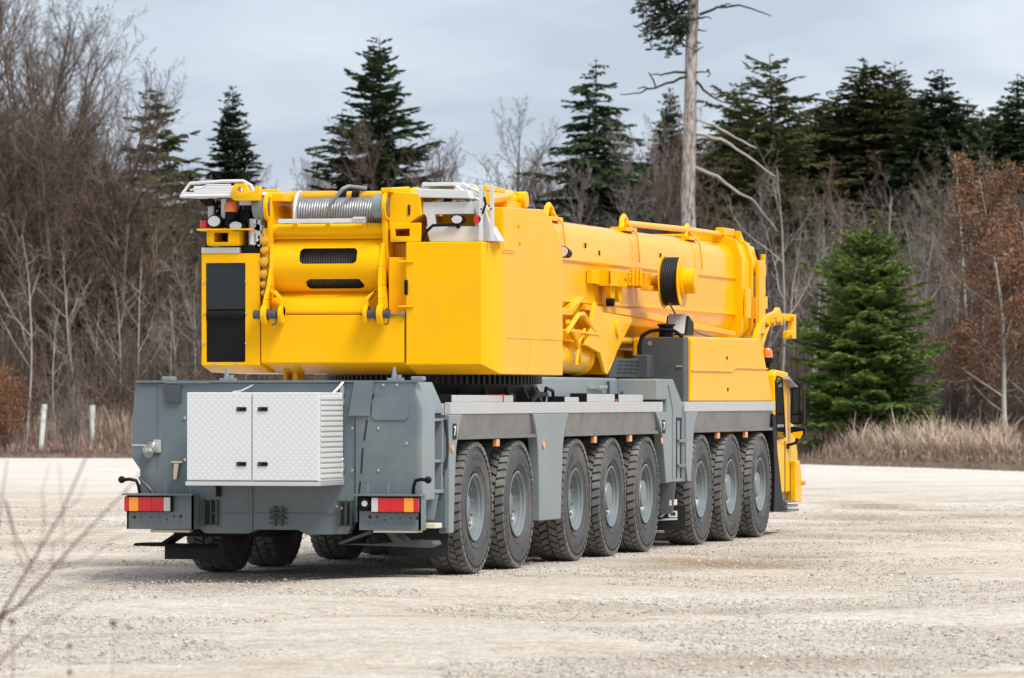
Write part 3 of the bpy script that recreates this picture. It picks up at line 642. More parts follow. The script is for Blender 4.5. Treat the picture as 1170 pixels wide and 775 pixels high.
b = MB(); b.lathe([(.0, .12), (.03, .117), (.055, .10), (.068, .06), (.07, 0)], (2.66, 1.35, 3.79), 'z', 20); b.build('beacon_dome', BEAC, bc)
b = MB(); b.cyl((2.66, 1.35, 3.70), (2.66, 1.35, 3.79), .062, n=18); b.cyl((2.66, 1.35, 3.60), (2.66, 1.35, 3.70), .03, n=10); b.build('beacon_base', BLKP, bc, .008)
rv = random.Random(8)
b = MB(); b.box(2.95, 3.1, 1.04, 1.62, 3.42, 3.95); b.box(2.9, 3.0, 1.06, 1.20, 3.44, 3.72); b.box(2.80, 2.9, 1.14, 1.20, 3.44, 3.70); b.box(2.9, 3.0, 1.58, 1.63, 3.5, 3.93)
for k in range(26):
    y = rv.uniform(1.06, 1.6); z = rv.uniform(3.46, 3.92); r = rv.uniform(.015, .04)
    b.cyl((2.95, y, z), (2.86-rv.random()*.06, y, z), r, n=10)
b.build('valve_block', ALUW, K, .004)
b = MB()
for k in range(22):
    y = rv.uniform(1.08, 1.62); z = rv.uniform(3.62, 3.92)
    b.tube([(2.9, y, z), (2.82, y+rv.uniform(-.05, .05), z+rv.uniform(-.03, .05)), (2.85, y+rv.uniform(-.12, .12), z-rv.uniform(.02, .12)), (2.95, y+rv.uniform(-.1, .1), z-rv.uniform(.05, .2))], rv.uniform(.008, .016), 6)
b.prism([(1.70, 3.93), (1.56, 3.93), (1.54, 3.86), (1.62, 3.85)], 'x', 2.62, 2.75); b.prism([(1.24, 3.88), (1.08, 3.87), (1.06, 3.80), (1.20, 3.80)], 'x', 2.70, 2.8); b.box(2.74, 2.85, 1.17, 1.30, 3.66, 3.82)
b.each('hydraulic_hose', BLKP, K)
b = MB()
for k in range(14):
    y = rv.uniform(1.0, 1.12); z = rv.uniform(3.4, 3.75); b.cyl((2.80, y, z), (2.70, y, z), rv.uniform(.015, .035), n=10)
b.tube([(2.75, 1.12, 3.42), (2.74, 1.1, 3.6), (2.78, 1.05, 3.7)], .015); b.each('fitting', SILV, K)
# --- white camera frame on the right block
fr = empty('mirror_frame', parent=K)
b = MB()
b.box(2.80, 2.86, -1.28, -.72, 3.75, 3.88); b.prism([(-.76, 3.62), (-.80, 3.46), (-1.56, 3.46), (-1.47, 3.62)], 'x', 2.78, 3.0)
b.prism([(-.73, 3.76), (-.76, 3.72), (-.77, 3.62), (-.86, 3.62), (-.85, 3.76)], 'x', 2.80, 2.86)
b.prism([(-1.26, 3.88), (-1.36, 3.88), (-1.46, 3.62), (-1.34, 3.62)], 'x', 2.80, 2.86); b.box(2.86, 3.3, -1.3, -1.27, 3.5, 3.86)
b.box(2.86, 3.35, -1.28, -.74, 3.845, 3.86); b.build('frame_plate', ALUW, fr, .006)
b = MB()
for y in (-1.375, -1.495): b.box(2.70, 2.73, y-.02, y+.02, 3.46, 4.05)
b.box(2.70, 2.72, -1.5, -1.37, 3.78, 3.81); b.each('frame_post', ALUW, fr, .004)
oval_lamp((2.73, -1.11, 3.69), .072, .052)
b = MB(); b.cyl((2.70, -1.34, 3.69), (2.76, -1.34, 3.69), .048, n=18); b.build('red_lamp', RED, K, .01)
b = MB(); b.tube([(2.72, -.74, 3.47), (2.70, -.78, 3.56), (2.72, -.85, 3.63), (2.74, -1.0, 3.635), (2.74, -1.1, 3.64)], .017); b.tube([(2.76, -1.34, 3.72), (2.7, -1.40, 3.76), (2.7, -1.43, 3.85), (2.72, -1.41, 3.92)], .013); b.each('cable', BLKP, K)
b = MB(); b.add([(2.75, -.58, 3.93), (2.75, -1.25, 3.91), (2.75, -.66, 4.02), (2.75, -1.22, 4.0), (3.5, -.58, 3.93), (3.5, -1.25, 3.91), (3.5, -.66, 4.02), (3.5, -1.22, 4.0)], [(0, 1, 3, 2), (4, 6, 7, 5), (0, 4, 5, 1), (2, 3, 7, 6), (0, 2, 6, 4), (1, 5, 7, 3)])
b.box(2.9, 3.5, -1.05, -.68, 4.05, 4.09); b.prism([(-1.0, 4.06), (-1.22, 4.07), (-1.30, 3.98), (-1.32, 3.86), (-1.15, 3.88), (-1.02, 3.98)], 'x', 3.0, 3.06); b.build('folded_platform', ALUW, K, .01)
b = MB()
for (y0, z0, y1, z1) in ((-1.0, 4.07, -1.3, 3.9), (-1.1, 4.08, -1.33, 3.97), (-1.05, 3.95, -1.33, 3.95), (-1.2, 4.05, -1.2, 3.86), (-1.35, 4.0, -1.35, 3.85)): b.tube([(2.95, y0, z0), (2.95, y1, z1)], .014, 6)
for y, z in ((-1.05, 4.02), (-1.16, 4.03), (-1.12, 3.93), (-1.24, 3.95)): b.cyl((2.93, y, z), (2.99, y, z), .025, n=10)
b.each('platform_linkage', ALU, K)
b = MB(); b.box(2.85, 2.95, -1.0, -.93, 3.88, 3.92); b.prism([(-1.06, 3.90), (-1.2, 3.87), (-1.1, 3.87)], 'x', 2.85, 2.9); b.build('pad', BLKP, K)
# yellow cylinder on top
b = MB(); b.cyl((3.3, -1.30, 3.93), (4.75, -1.15, 4.02), .065, n=18); b.box(3.3, 4.1, -1.28, -1.05, 4.02, 4.07); b.cyl((4.5, -1.15, 3.98), (4.95, -1.15, 3.98), .085, n=18); b.cyl((4.95, -1.3, 3.98), (4.95, -1.0, 3.98), .09, n=18)
b.box(4.3, 5.0, -1.25, -1.05, 3.84, 3.95); b.build('ram', YEL, K, .008)
b = MB()
for k in range(8): a = k*.785; b.cyl((4.80, -1.15+.085*math.cos(a), 3.98+.085*math.sin(a)), (4.88, -1.15+.085*math.cos(a), 3.98+.085*math.sin(a)), .02, n=6)
b.build('bolt', YELD, K)
# --- boom --------------------------------------------------------------
boom = empty('boom', parent=K)
half = [(.0, 3.91), (.50, 3.91), (.60, 3.895), (.68, 3.85), (.72, 3.77), (.735, 3.70), (.748, 3.46), (.775, 3.45), (.775, 3.43), (.752, 3.42), (.752, 2.98), (.775, 2.97), (.775, 2.945), (.745, 2.93), (.715, 2.80), (.64, 2.66), (.54, 2.55), (.38, 2.47), (.2, 2.44), (0, 2.43)]
b = MB(); b.prism([(y, z) for y, z in half]+[(-y, z) for y, z in reversed(half[1:-1])], 'x', 4.1, 19.3); b.build('boom_section', YELG, boom, ang=28)
inn = [(y*.9, 3.2+(z-3.2)*.9) for y, z in half]
b = MB(); b.prism(inn+[(-y, z) for y, z in reversed(inn[1:-1])], 'x', 19.3, 20.0); b.build('inner_section', YELD, boom, ang=28)
# collar
oc = [(0, 4.04), (.55, 4.04), (.78, 3.95), (.86, 3.7), (.86, 2.75), (.7, 2.5), (.45, 2.36), (0, 2.33)]
def ring(x0, x1, s=1.0, nm='boom_collar', m=YEL):
    b = MB(); q = [(y*s, 3.2+(z-3.2)*s) for y, z in oc]; b.prism(q+[(-y, z) for y, z in reversed(q[1:-1])], 'x', x0, x1); return b.build(nm, m, boom, .012)
ring(18.35, 18.43); ring(18.43, 19.05, .94); ring(19.05, 19.13, .99); ring(19.13, 19.75, .93)
b = MB()
b.box(18.3, 19.0, -.62, -.5, 4.02, 4.12); b.prism([(19.0, 4.10), (19.0, 3.7), (19.7, 3.7), (19.75, 3.83), (19.6, 3.95), (19.3, 3.95)], 'y', -.70, -.62); b.box(19.6, 19.95, -.86, -.70, 3.5, 3.66); b.box(19.5, 19.95, -.88, -.80, 3.05, 3.22)
b.box(19.2, 19.6, -.92, -.86, 2.7, 3.7); b.box(18.4, 18.7, -.91, -.87, 2.9, 3.3); b.box(19.85, 19.95, -.85, -.7, 2.6, 3.8); b.build('collar_plates', YEL, boom, .01)
b = MB(); b.cyl((19.8, -.8, 3.78), (19.8, -.5, 3.78), .09, n=20); b.build('sheave', BLKP, boom, .01)
b = MB(); b.cyl((19.5, -.71, 3.86), (19.5, -.695, 3.86), .04, n=14); b.build('lug_hole', BLK, boom)
b = MB(); b.box(18.95, 18.99, -.93, -.868, 2.9, 3.2); b.cyl((19.2, -.87, 2.66), (19.2, -.95, 2.66), .05, n=12)
for k in range(5): b.cyl((18.6+k*.17, -.865, 2.5+k*.07), (18.6+k*.17, -.90, 2.5+k*.07), .025, n=8)
b.each('collar_bolt', YELD, boom)
# jib hook arm
b = MB(); b.prism([(18.75, 2.35), (18.95, 2.70), (19.2, 2.85), (19.55, 2.95), (20.3, 3.03), (20.42, 3.08), (20.6, 3.0), (21.6, 3.0), (21.6, 2.66), (21.0, 2.66), (21.0, 2.76), (21.35, 2.78), (21.35, 2.9), (20.8, 2.92), (20.6, 2.84), (20.4, 2.84), (20.3, 2.90), (19.9, 2.84), (19.8, 2.80), (19.5, 2.86), (19.25, 2.74), (19.1, 2.5), (19.1, 2.35)], 'y', -.95, -.88); o = b.build('jib_hook', YEL, boom, .008)
b = MB(); b.tube([(19.3, -.92, 2.35), (19.35, -.92, 2.55), (19.6, -.92, 2.72), (19.8, -.92, 2.82)], .03, 8)
for x, z in ((19.85, 2.86), (20.35, 2.88), (20.55, 2.92), (21.2, 2.95), (21.1, 2.70), (20.0, 2.92)): b.cyl((x, -1.0, z), (x, -.86, z), .05, n=12)
b.each('hook_link', YELD, boom)
# walkway lugs and pipe on the boom top
for x in (8.7, 12.5, 16.1):
    b = MB(); b.tube([(x-.22, -.62, 3.90), (x-.10, -.60, 4.03), (x, -.60, 4.07), (x+.12, -.60, 4.03), (x+.22, -.62, 3.90)], .035, 8); b.box(x-.3, x+.3, -.70, -.5, 3.88, 3.93); b.build('lifting_lug', YEL, boom, .004)
    b = MB(); b.tube([(x+.06, -.62, 4.0), (x+.08, -.75, 3.85), (x+.04, -.79, 3.6), (x+.06, -.785, 3.5)], .013, 6); b.build('strap', YELD, boom)
b = MB(); b.tube([(12.5, -.6, 3.985), (16.1, -.6, 4.02), (16.4, -.6, 4.02), (18.5, -.55, 4.03)], .04, 10); b.build('guard_pipe', YEL, boom)
b = MB()
for x, z in ((9.9, 3.63), (10.6, 3.56), (13.9, 3.62), (15.0, 3.1)): b.box(x-.012, x+.012, -.758, -.735, z-.03, z+.03)
b.each('slot', BLK, boom)
b = MB(); b.box(6.2, 7.1, -.80, -.752, 3.52, 3.58); b.prism([(5.6, 2.86), (8.7, 2.86), (9.4, 3.02), (9.3, 2.97), (8.8, 2.78), (5.6, 2.78)], 'y', -.86, -.75)
b.prism([(9.7, 2.93), (12.6, 2.90), (15.5, 2.80), (18.2, 2.72), (18.2, 2.66), (15.5, 2.72), (12.5, 2.82), (9.7, 2.86)], 'y', -.80, -.70); b.build('boom_rib', YEL, boom, .01)
# hose reel
reel = empty('hose_reel', parent=K)
b = MB(); b.cyl((12.46, -1.13, 3.26), (12.46, -1.33, 3.26), .25, n=40)
b.build('reel_drum', BLKP, reel)
prof = []; t = -1.335
for k in range(9): prof += [(.285, t), (.298, t+.006), (.30, t+.011), (.298, t+.016)]; t += .022
b = MB(); b.lathe([(0, -1.335)]+prof+[(.285, t), (0, t)], (12.46, 0, 3.26), 'y', 48); b.build('hose_winding', BLK, reel)
b = MB(); b.cyl((12.46, -1.13, 3.26), (12.46, -1.115, 3.26), .33, n=48); b.build('reel_flange', YEL, reel, .004)
b = MB(); b.cyl((12.46, -1.345, 3.26), (12.46, -1.36, 3.26), .325, n=48); b.build('reel_flange', YEL, reel, .004)
b = MB(); b.cyl((12.46, -1.36, 3.26), (12.46, -1.52, 3.26), .155, n=28); b.cyl((12.46, -1.52, 3.26), (12.46, -1.53, 3.26), .13, n=28); b.cyl((12.46, -1.36, 3.26), (12.46, -1.39, 3.26), .2, n=28); b.build('reel_hub', YEL, reel, .012)
b = MB(); b.cyl((12.46, -1.12, 3.26), (12.46, -.75, 3.26), .08, n=16); b.box(11.9, 12.6, -1.05, -.95, 3.14, 3.20); b.box(12.0, 12.3, -1.0, -.75, 3.2, 3.36); b.build('reel_axle', YELD, reel, .008)
b = MB()
for dz in (.12, .04, -.05): b.box(11.5, 12.2, -.92, -.89, 3.24+dz, 3.265+dz)
for x in (11.55, 11.75, 11.95): b.cyl((x, -.94, 3.2), (x, -.94, 3.4), .02, n=8)
b.box(10.3, 11.2, -.95, -.76, 3.16, 3.36); b.box(9.9, 10.3, -.83, -.76, 3.18, 3.34); b.prism([(10.5, 3.16), (10.6, 2.98), (10.75, 2.98), (10.8, 3.16)], 'y', -.90, -.84); b.prism([(10.9, 3.16), (11.0, 2.98), (11.15, 2.98), (11.15, 3.16)], 'y', -.90, -.84)
b.build('reel_bracket', YEL, reel, .006)
b = MB(); b.box(10.28, 10.30, -.957, -.952, 3.18, 3.34); b.cyl((11.1, -.955, 3.25), (11.1, -.951, 3.25), .02, n=8); b.cyl((10.6, -.93, 2.97), (10.6, -.84, 2.97), .05, n=10); b.build('bracket_gap', BLKP, reel)
b = MB()
pts = [(12.46+.3*math.cos(a), -1.2, 3.26+.3*math.sin(a)) for a in (-1.2, -.9)]
hs = [(12.2, -1.25, 2.98), (12.8, -1.2, 2.84), (13.6, -1.15, 2.72), (14.6, -1.1, 2.64), (15.8, -1.05, 2.60), (17.2, -1.0, 2.60), (18.4, -.95, 2.62)]
b.tube(hs, .012, 6); b.build('feed_hose', GREYD, reel)
# round lamps
lb = empty('boom_lamp', parent=K)
b = MB(); b.cyl((8.0, -.95, 3.50), (8.12, -.98, 3.48), .07, .05, n=20); b.cyl((8.12, -.98, 3.48), (8.16, -.9, 3.48), .03, n=10); b.tube([(8.1, -.95, 3.48), (8.3, -.9, 3.46), (8.4, -.78, 3.47)], .015); b.build('lamp_body', BLKP, lb)
b = MB(); b.cyl((7.985, -.946, 3.503), (8.0, -.95, 3.50), .06, n=20); b.build('lens', CLR, lb)
# luffing cylinder
b = MB(); b.cyl((5.2, -.72, 2.31), (9.6, -.72, 2.30), .20, n=36); b.cyl((9.6, -.72, 2.30), (9.72, -.72, 2.30), .215, .15, n=36); b.build('luffing_cylinder', YELG, K, ang=40)
b = MB(); b.cyl((9.5, -.72, 2.30), (9.56, -.72, 2.30), .215, n=36); b.build('cylinder_band', YEL, K)
b = MB(); b.prism([(8.9, 2.44), (9.1, 2.60), (9.35, 2.95), (9.75, 2.84), (11.2, 2.80), (11.28, 2.76), (10.1, 2.20), (10.0, 2.10), (9.85, 2.12), (9.6, 2.35)], 'y', -1.0, -.955)
b.build('cylinder_bracket', YEL, K, .01)
b = MB(); b.prism([(9.5, 2.95), (11.2, 2.80), (10.3, 2.30), (9.5, 2.4)], 'y', .5, .55); b.cyl((10.45, -1.03, 2.66), (10.45, .6, 2.66), .10, n=20); b.box(9.95, 10.06, -.98, -.6, 2.1, 2.3); b.tube([(11.15, -.97, 2.78), (10.05, -.97, 2.14)], .03, 8); b.build('bracket_pin', YEL, K, .006)
b = MB(); b.tube([(7.9, -1.0, 2.56), (8.5, -1.0, 2.78), (8.75, -1.0, 2.80), (9.4, -.98, 2.60), (9.55, -.98, 2.55)], .03, 8); b.tube([(7.8, -1.0, 2.6), (9.5, -1.0, 2.57)], .014, 6); b.tube([(8.1, -.98, 2.7), (8.5, -.98, 2.5), (8.7, -.98, 2.25)], .03, 8); b.tube([(8.9, -.98, 2.62), (8.6, -.98, 2.45), (8.5, -.98, 2.2)], .02, 8); b.box(8.3, 8.9, -.95, -.86, 2.5, 2.62)
b.build('valve_pipes', YEL, K)
b = MB(); b.cyl((8.45, -.72, 2.31), (8.50, -.72, 2.31), .21, n=30); b.build('cylinder_band', YELD, K)
b = MB(); b.box(9.3, 13.5, -.62, .62, 2.30, 2.42); b.cyl((9.0, -.55, 2.36), (13.6, -.55, 2.36), .06, n=16); b.cyl((9.0, -.7, 2.52), (12.9, -.7, 2.52), .05, n=16); b.build('boom_rest_beam', YELD, K, .02)
b = MB(); b.box(10.2, 12.1, -.98, -.3, 2.06, 2.30); b.box(11.7, 12.2, -1.1, -.9, 2.06, 2.35); b.build('deck_machinery', GREYD, K, .02)
b = MB()
for i in range(4):
    for j in range(4): b.box(10.55+i*.28+j*.04, 10.75+i*.28+j*.04, -.985, -.981, 2.12+j*.045, 2.135+j*.045)
b.each('louvre', BLK, K)
b = MB(); b.box(12.2, 12.95, -.9, .9, 1.77, 2.3); b.build('crossmember', GREYD, K, .02)
# --- front engine box
b = MB(); b.box(11.98, 12.25, -1.48, -.93, 1.78, 2.57); b.build('air_filter_housing', GREYD, K, .02)
b = MB(); b.cyl((11.972, -1.05, 2.49), (11.98, -1.05, 2.49), .03, n=12); b.box(11.965, 11.98, -1.46, -1.38, 2.20, 2.22); b.build('screw', SILV, K)
b = MB(); b.tube([(11.95, -.93, 1.9), (11.95, -.92, 2.45), (11.98, -.95, 2.58), (12.0, -1.05, 2.64), (12.0, -1.2, 2.66), (12.0, -1.36, 2.64), (12.0, -1.46, 2.57)], .025, 8); b.cyl((12.1, -1.23, 2.57), (12.1, -1.23, 2.70), .09, n=20); b.cyl((12.1, -1.23, 2.70), (12.1, -1.23, 2.73), .11, n=20); b.build('exhaust', BLKP, K, .006)
b = MB(); b.prism([(12.27, 1.78), (12.33, 2.55), (12.38, 2.575), (16.38, 2.60), (16.50, 2.57), (17.22, 1.85), (17.22, 1.78)], 'y', -1.505, -.75); b.build('engine_cover', YEL, K, .025)
b = MB(); b.prism([(12.30, 2.17), (14.6, 2.17), (14.85, 2.215), (16.87, 2.215), (16.885, 2.20), (14.87, 2.20), (14.62, 2.155), (12.30, 2.155)], 'y', -1.522, -1.5055); b.build('cover_step', YEL, K, .004)
b = MB()
for x, z in ((14.35, 2.33), (14.40, 1.93)): b.cyl((x, -1.514, z), (x, -1.506, z), .025, n=12)
b.each('cover_lock', BLKP, K)
b = MB(); b.box(12.5, 17.2, .75, 1.50, 1.78, 2.5); b.build('engine_cover', YEL, K, .025)
lb = empty('boom_lamp', parent=K)
b = MB(); b.prism([(12.5, 2.60), (12.62, 2.84), (12.9, 2.76), (12.9, 2.60)], 'y', -1.40, -1.12); b.build('lamp_body', BLKP, lb, .01)
b = MB(); b.prism([(12.495, 2.61), (12.47, 2.62), (12.59, 2.86), (12.612, 2.845)], 'y', -1.37, -1.15); b.build('lens', CLR, lb)
# --- driver's cab
cb = empty('driver_cab', parent=K)
b = MB(); b.prism([(17.45, .55), (17.45, 2.14), (17.6, 2.20), (18.35, 2.17), (18.72, 1.5), (19.0, 1.1), (19.05, .55)], 'y', -1.49, 1.49); o = b.build('cab_body', YEL, cb, .03)
b = MB(); b.prism([(17.55, 1.30), (17.50, 2.02), (17.60, 2.08), (17.85, 2.06), (18.05, 1.32)], 'y', -1.502, -1.491); b.build('side_window', GLASS, cb, .01)
b = MB(); b.tube([(17.52, -1.5, 1.28), (17.47, -1.5, 2.05), (17.58, -1.5, 2.11), (17.87, -1.5, 2.09), (18.09, -1.5, 1.30), (17.52, -1.5, 1.28)], .012, 6); b.build('window_seal', BLKP, cb)
b = MB(); b.prism([(18.40, 2.10), (18.74, 1.5), (18.76, 1.5), (18.42, 2.10)], 'y', -1.4, 1.4); b.build('windscreen', GLASS, cb)
b = MB(); b.prism([(18.52, .42), (18.52, .98), (18.80, .98), (18.92, .80), (18.92, .42)], 'y', -1.56, -1.40); b.build('door_step_panel', YEL, cb, .02)
b = MB(); b.prism([(18.1, .55), (18.1, 1.25), (18.13, 1.25), (18.13, .55)], 'y', -1.496, -1.4905); b.box(18.46, 18.49, -1.495, -1.49, .45, .95); b.build('door_gap', BLK, cb)
b = MB(); b.box(18.93, 19.02, -1.60, -1.52, .64, .70); b.build('indicator_lamp', AMB, cb, .01)
b = MB(); b.prism([(17.2, 1.62), (17.42, 1.60), (17.55, 1.1), (17.95, .32), (17.30, .32), (17.35, .8)], 'y', -1.51, -1.2); b.build('mudguard', BLKP, cb, .01)
b = MB()
for z, d in ((.30, .10), (.36, .06), (.42, .03)): b.box(17.95, 18.75, -1.52-d*.4, -1.3, z, z+.03)
b.box(18.0, 18.5, -1.45, -1.4, .30, .6); b.build('cab_step', STEEL, cb, .004)
b = MB(); b.prism([(17.95, 2.07), (18.0, 2.11), (18.55, 1.98), (18.55, 1.95)], 'y', -1.58, -1.50); b.build('visor', GREYL, cb, .01)
bc = empty('cab_beacon', parent=K)
b = MB(); b.lathe([(0, .13), (.045, .12), (.068, .08), (.072, 0)], (17.6, -1.36, 2.36), 'z', 20); b.build('beacon_dome', BEAC, bc)
b = MB(); b.cyl((17.6, -1.36, 2.28), (17.6, -1.36, 2.36), .08, n=18); b.cyl((17.6, -1.36, 2.15), (17.6, -1.36, 2.28), .04, n=18); b.build('beacon_base', BLKP, bc)
mr = empty('wing_mirror', parent=K)
b = MB(); b.tube([(18.1, -1.42, 2.02), (18.25, -1.50, 2.06), (18.3, -1.60, 2.05), (18.3, -1.66, 2.0), (18.3, -1.66, 1.95)], .018); b.tube([(18.3, -1.62, 1.28), (18.3, -1.60, 1.22), (18.3, -1.50, 1.19), (18.25, -1.44, 1.17)], .02); b.box(18.22, 18.3, -1.52, -1.42, 1.14, 1.21); b.each('mirror_arm', BLKP, mr)
b = MB(); b.prism(rrect(-1.72, -1.53, 1.47, 1.97, .04, 4), 'x', 18.27, 18.37); b.prism([(-1.53, 1.44), (-1.74, 1.42), (-1.72, 1.30), (-1.64, 1.28), (-1.53, 1.36)], 'x', 18.29, 18.39); b.build('mirror_housing', BLKP, mr, .015)
b = MB(); b.prism(rrect(-1.705, -1.545, 1.62, 1.95, .03, 4), 'x', 18.262, 18.269); b.prism(rrect(-1.705, -1.545, 1.49, 1.59, .02, 4), 'x', 18.262, 18.269); b.build('mirror_glass', GLASS, mr)
b = MB(); b.prism([(-1.56, 1.36), (-1.58, 1.30), (-1.66, 1.27), (-1.70, 1.33), (-1.70, 1.38)], 'x', 18.27, 18.288); b.build('mirror_cap', YEL, mr, .004)

# yellow lug in front of the left platform, small ladder parts and more fittings
b = MB(); b.prism([(1.28, 3.93), (1.28, 4.00), (1.24, 4.08), (1.12, 4.08), (1.09, 4.0), (1.02, 4.0), (1.02, 4.05), (.97, 4.05), (.97, 3.90), (1.24, 3.90)], 'x', 2.44, 2.56); o = b.build('platform_lug', YEL, K, .006)
cut(o, MB().cyl((2.3, 1.18, 4.02), (2.7, 1.18, 4.02), .03, n=14))

b = MB(); b.box(2.70, 2.9, 1.035, 1.09, 3.44, 3.74); b.cyl((2.72, 1.135, 3.44), (2.72, 1.135, 3.72), .03, n=12); b.box(2.66, 2.72, 1.40, 1.46, 3.72, 3.93); b.box(2.70, 2.76, 1.56, 1.62, 3.70, 3.94); b.box(2.66, 2.7, 1.12, 1.26, 3.86, 3.92); b.each('valve_tube', ALUW, K, .006)
# ------------------------------------------------------------------ vegetation
def segs_mesh(name, P0, P1, R0, R1, m, sides=3, extra=None):
    """all limbs of one plant as one mesh of tapered prisms; extra = (verts, tris/quads list) appended with 2nd material"""
    P0 = np.asarray(P0, float); P1 = np.asarray(P1, float); R0 = np.asarray(R0, float)[:, None]; R1 = np.asarray(R1, float)[:, None]
    d = P1-P0; L = np.linalg.norm(d, axis=1, keepdims=True); d = d/np.maximum(L, 1e-6)
    ref = np.where(np.abs(d[:, 2:3]) > .9, np.array([[1., 0, 0]]), np.array([[0, 0, 1.]]))
    u = np.cross(d, ref); u /= np.linalg.norm(u, axis=1, keepdims=True); w = np.cross(d, u)
    n = len(P0); V = np.zeros((n, 2*sides, 3))
    for k in range(sides):
        a = 2*math.pi*k/sides; c = u*math.cos(a)+w*math.sin(a)
        V[:, k] = P0+c*R0; V[:, sides+k] = P1+c*R1
    V = V.reshape(-1, 3); base = (np.arange(n)*2*sides)[:, None]
    F = []
    for k in range(sides):
        k2 = (k+1) % sides
        F.append(base+np.array([[k, k2, sides+k2, sides+k]]))
    F = np.concatenate(F, 1).reshape(-1, 4)
    mi = np.zeros(len(F), int)
    return V, F
def quads_obj(name, V, F, mats, mi=None, smooth=False, parent=None):
    me = bpy.data.meshes.new(name)
    me.vertices.add(len(V)); me.vertices.foreach_set('co', np.asarray(V, np.float32).ravel())
    me.loops.add(F.size); me.loops.foreach_set('vertex_index', F.astype(np.int32).ravel())
    me.polygons.add(len(F)); me.polygons.foreach_set('loop_start', np.arange(0, F.size, F.shape[1], dtype=np.int32))
    for m in mats: me.materials.append(m)
    if mi is not None: me.polygons.foreach_set('material_index', mi.astype(np.int32))
    if smooth: me.polygons.foreach_set('use_smooth', [True]*len(F))
    me.update(calc_edges=True)
    o = bpy.data.objects.new(name, me); COL.objects.link(o)
    if parent is not None: o.parent = parent
    return o

def foliage_mat(name, c1, c2, rough=.6, objrand=.15, scale=1.2, trans=True):
    m = bpy.data.materials.new(name); m.use_nodes = True
    n = m.node_tree.nodes; l = m.node_tree.links; b = n['Principled BSDF']
    b.inputs['Roughness'].default_value = rough; b.inputs['Specular IOR Level'].default_value = .25
    g = n.new('ShaderNodeNewGeometry')
    nz = n.new('ShaderNodeTexNoise'); nz.inputs['Scale'].default_value = scale; nz.inputs['Detail'].default_value = 3
    tc = n.new('ShaderNodeTexCoord'); l.new(tc.outputs['Object'], nz.inputs['Vector'])
    ad = n.new('ShaderNodeMath'); ad.operation = 'MULTIPLY_ADD'; ad.inputs[1].default_value = .5; l.new(g.outputs['Random Per Island'], ad.inputs[0])
    mr = n.new('ShaderNodeMapRange'); mr.inputs[1].default_value = .35; mr.inputs[2].default_value = .65; mr.inputs[3].default_value = 0; mr.inputs[4].default_value = .5
    l.new(nz.outputs['Fac'], mr.inputs[0]); l.new(mr.outputs[0], ad.inputs[2])
    mx = n.new('ShaderNodeMix'); mx.data_type = 'RGBA'; mx.inputs[6].default_value = (*c1, 1); mx.inputs[7].default_value = (*c2, 1)
    l.new(ad.outputs[0], mx.inputs[0])
    oi = n.new('ShaderNodeObjectInfo'); hs = n.new('ShaderNodeHueSaturation'); mo = n.new('ShaderNodeMapRange'); mo.inputs[3].default_value = 1-objrand; mo.inputs[4].default_value = 1+objrand
    l.new(oi.outputs['Random'], mo.inputs[0]); l.new(mo.outputs[0], hs.inputs['Value']); l.new(mx.outputs[2], hs.inputs['Color']); l.new(hs.outputs[0], b.inputs['Base Color'])
    return m
NEED = foliage_mat('spruce_needles', (.013, .026, .012), (.055, .09, .03))
NEEDO = foliage_mat('olive_spruce_needles', (.034, .042, .015), (.12, .125, .035))
NEEDY = foliage_mat('young_spruce_needles', (.045, .085, .024), (.26, .37, .075), scale=2.5)
PINE = foliage_mat('pine_needles', (.02, .04, .016), (.06, .085, .03))
LEAFB = foliage_mat('dead_leaves', (.12, .06, .034), (.34, .18, .095), scale=1.5)
LEAFO = foliage_mat('orange_dead_leaves', (.13, .055, .028), (.29, .135, .06), scale=1.5)
B_GREY = foliage_mat('grey_bark', (.08, .07, .06), (.36, .32, .28), .85, .2, 2)
B_RED = foliage_mat('reddish_brown_twigs', (.035, .025, .02), (.235, .17, .135), .85, .2, 1)
B_OLV = foliage_mat('olive_brown_twigs', (.045, .038, .024), (.25, .21, .13), .85, .2, 1)
B_PALE = foliage_mat('pale_bark', (.25, .23, .20), (.46, .43, .39), .8, .12, 3)
B_DARK = foliage_mat('dark_bark', (.03, .025, .02), (.08, .065, .05), .85, .2, 2)
B_LILAC = foliage_mat('greyish_purple_twigs', (.06, .05, .048), (.33, .28, .26), .85, .2, 1)

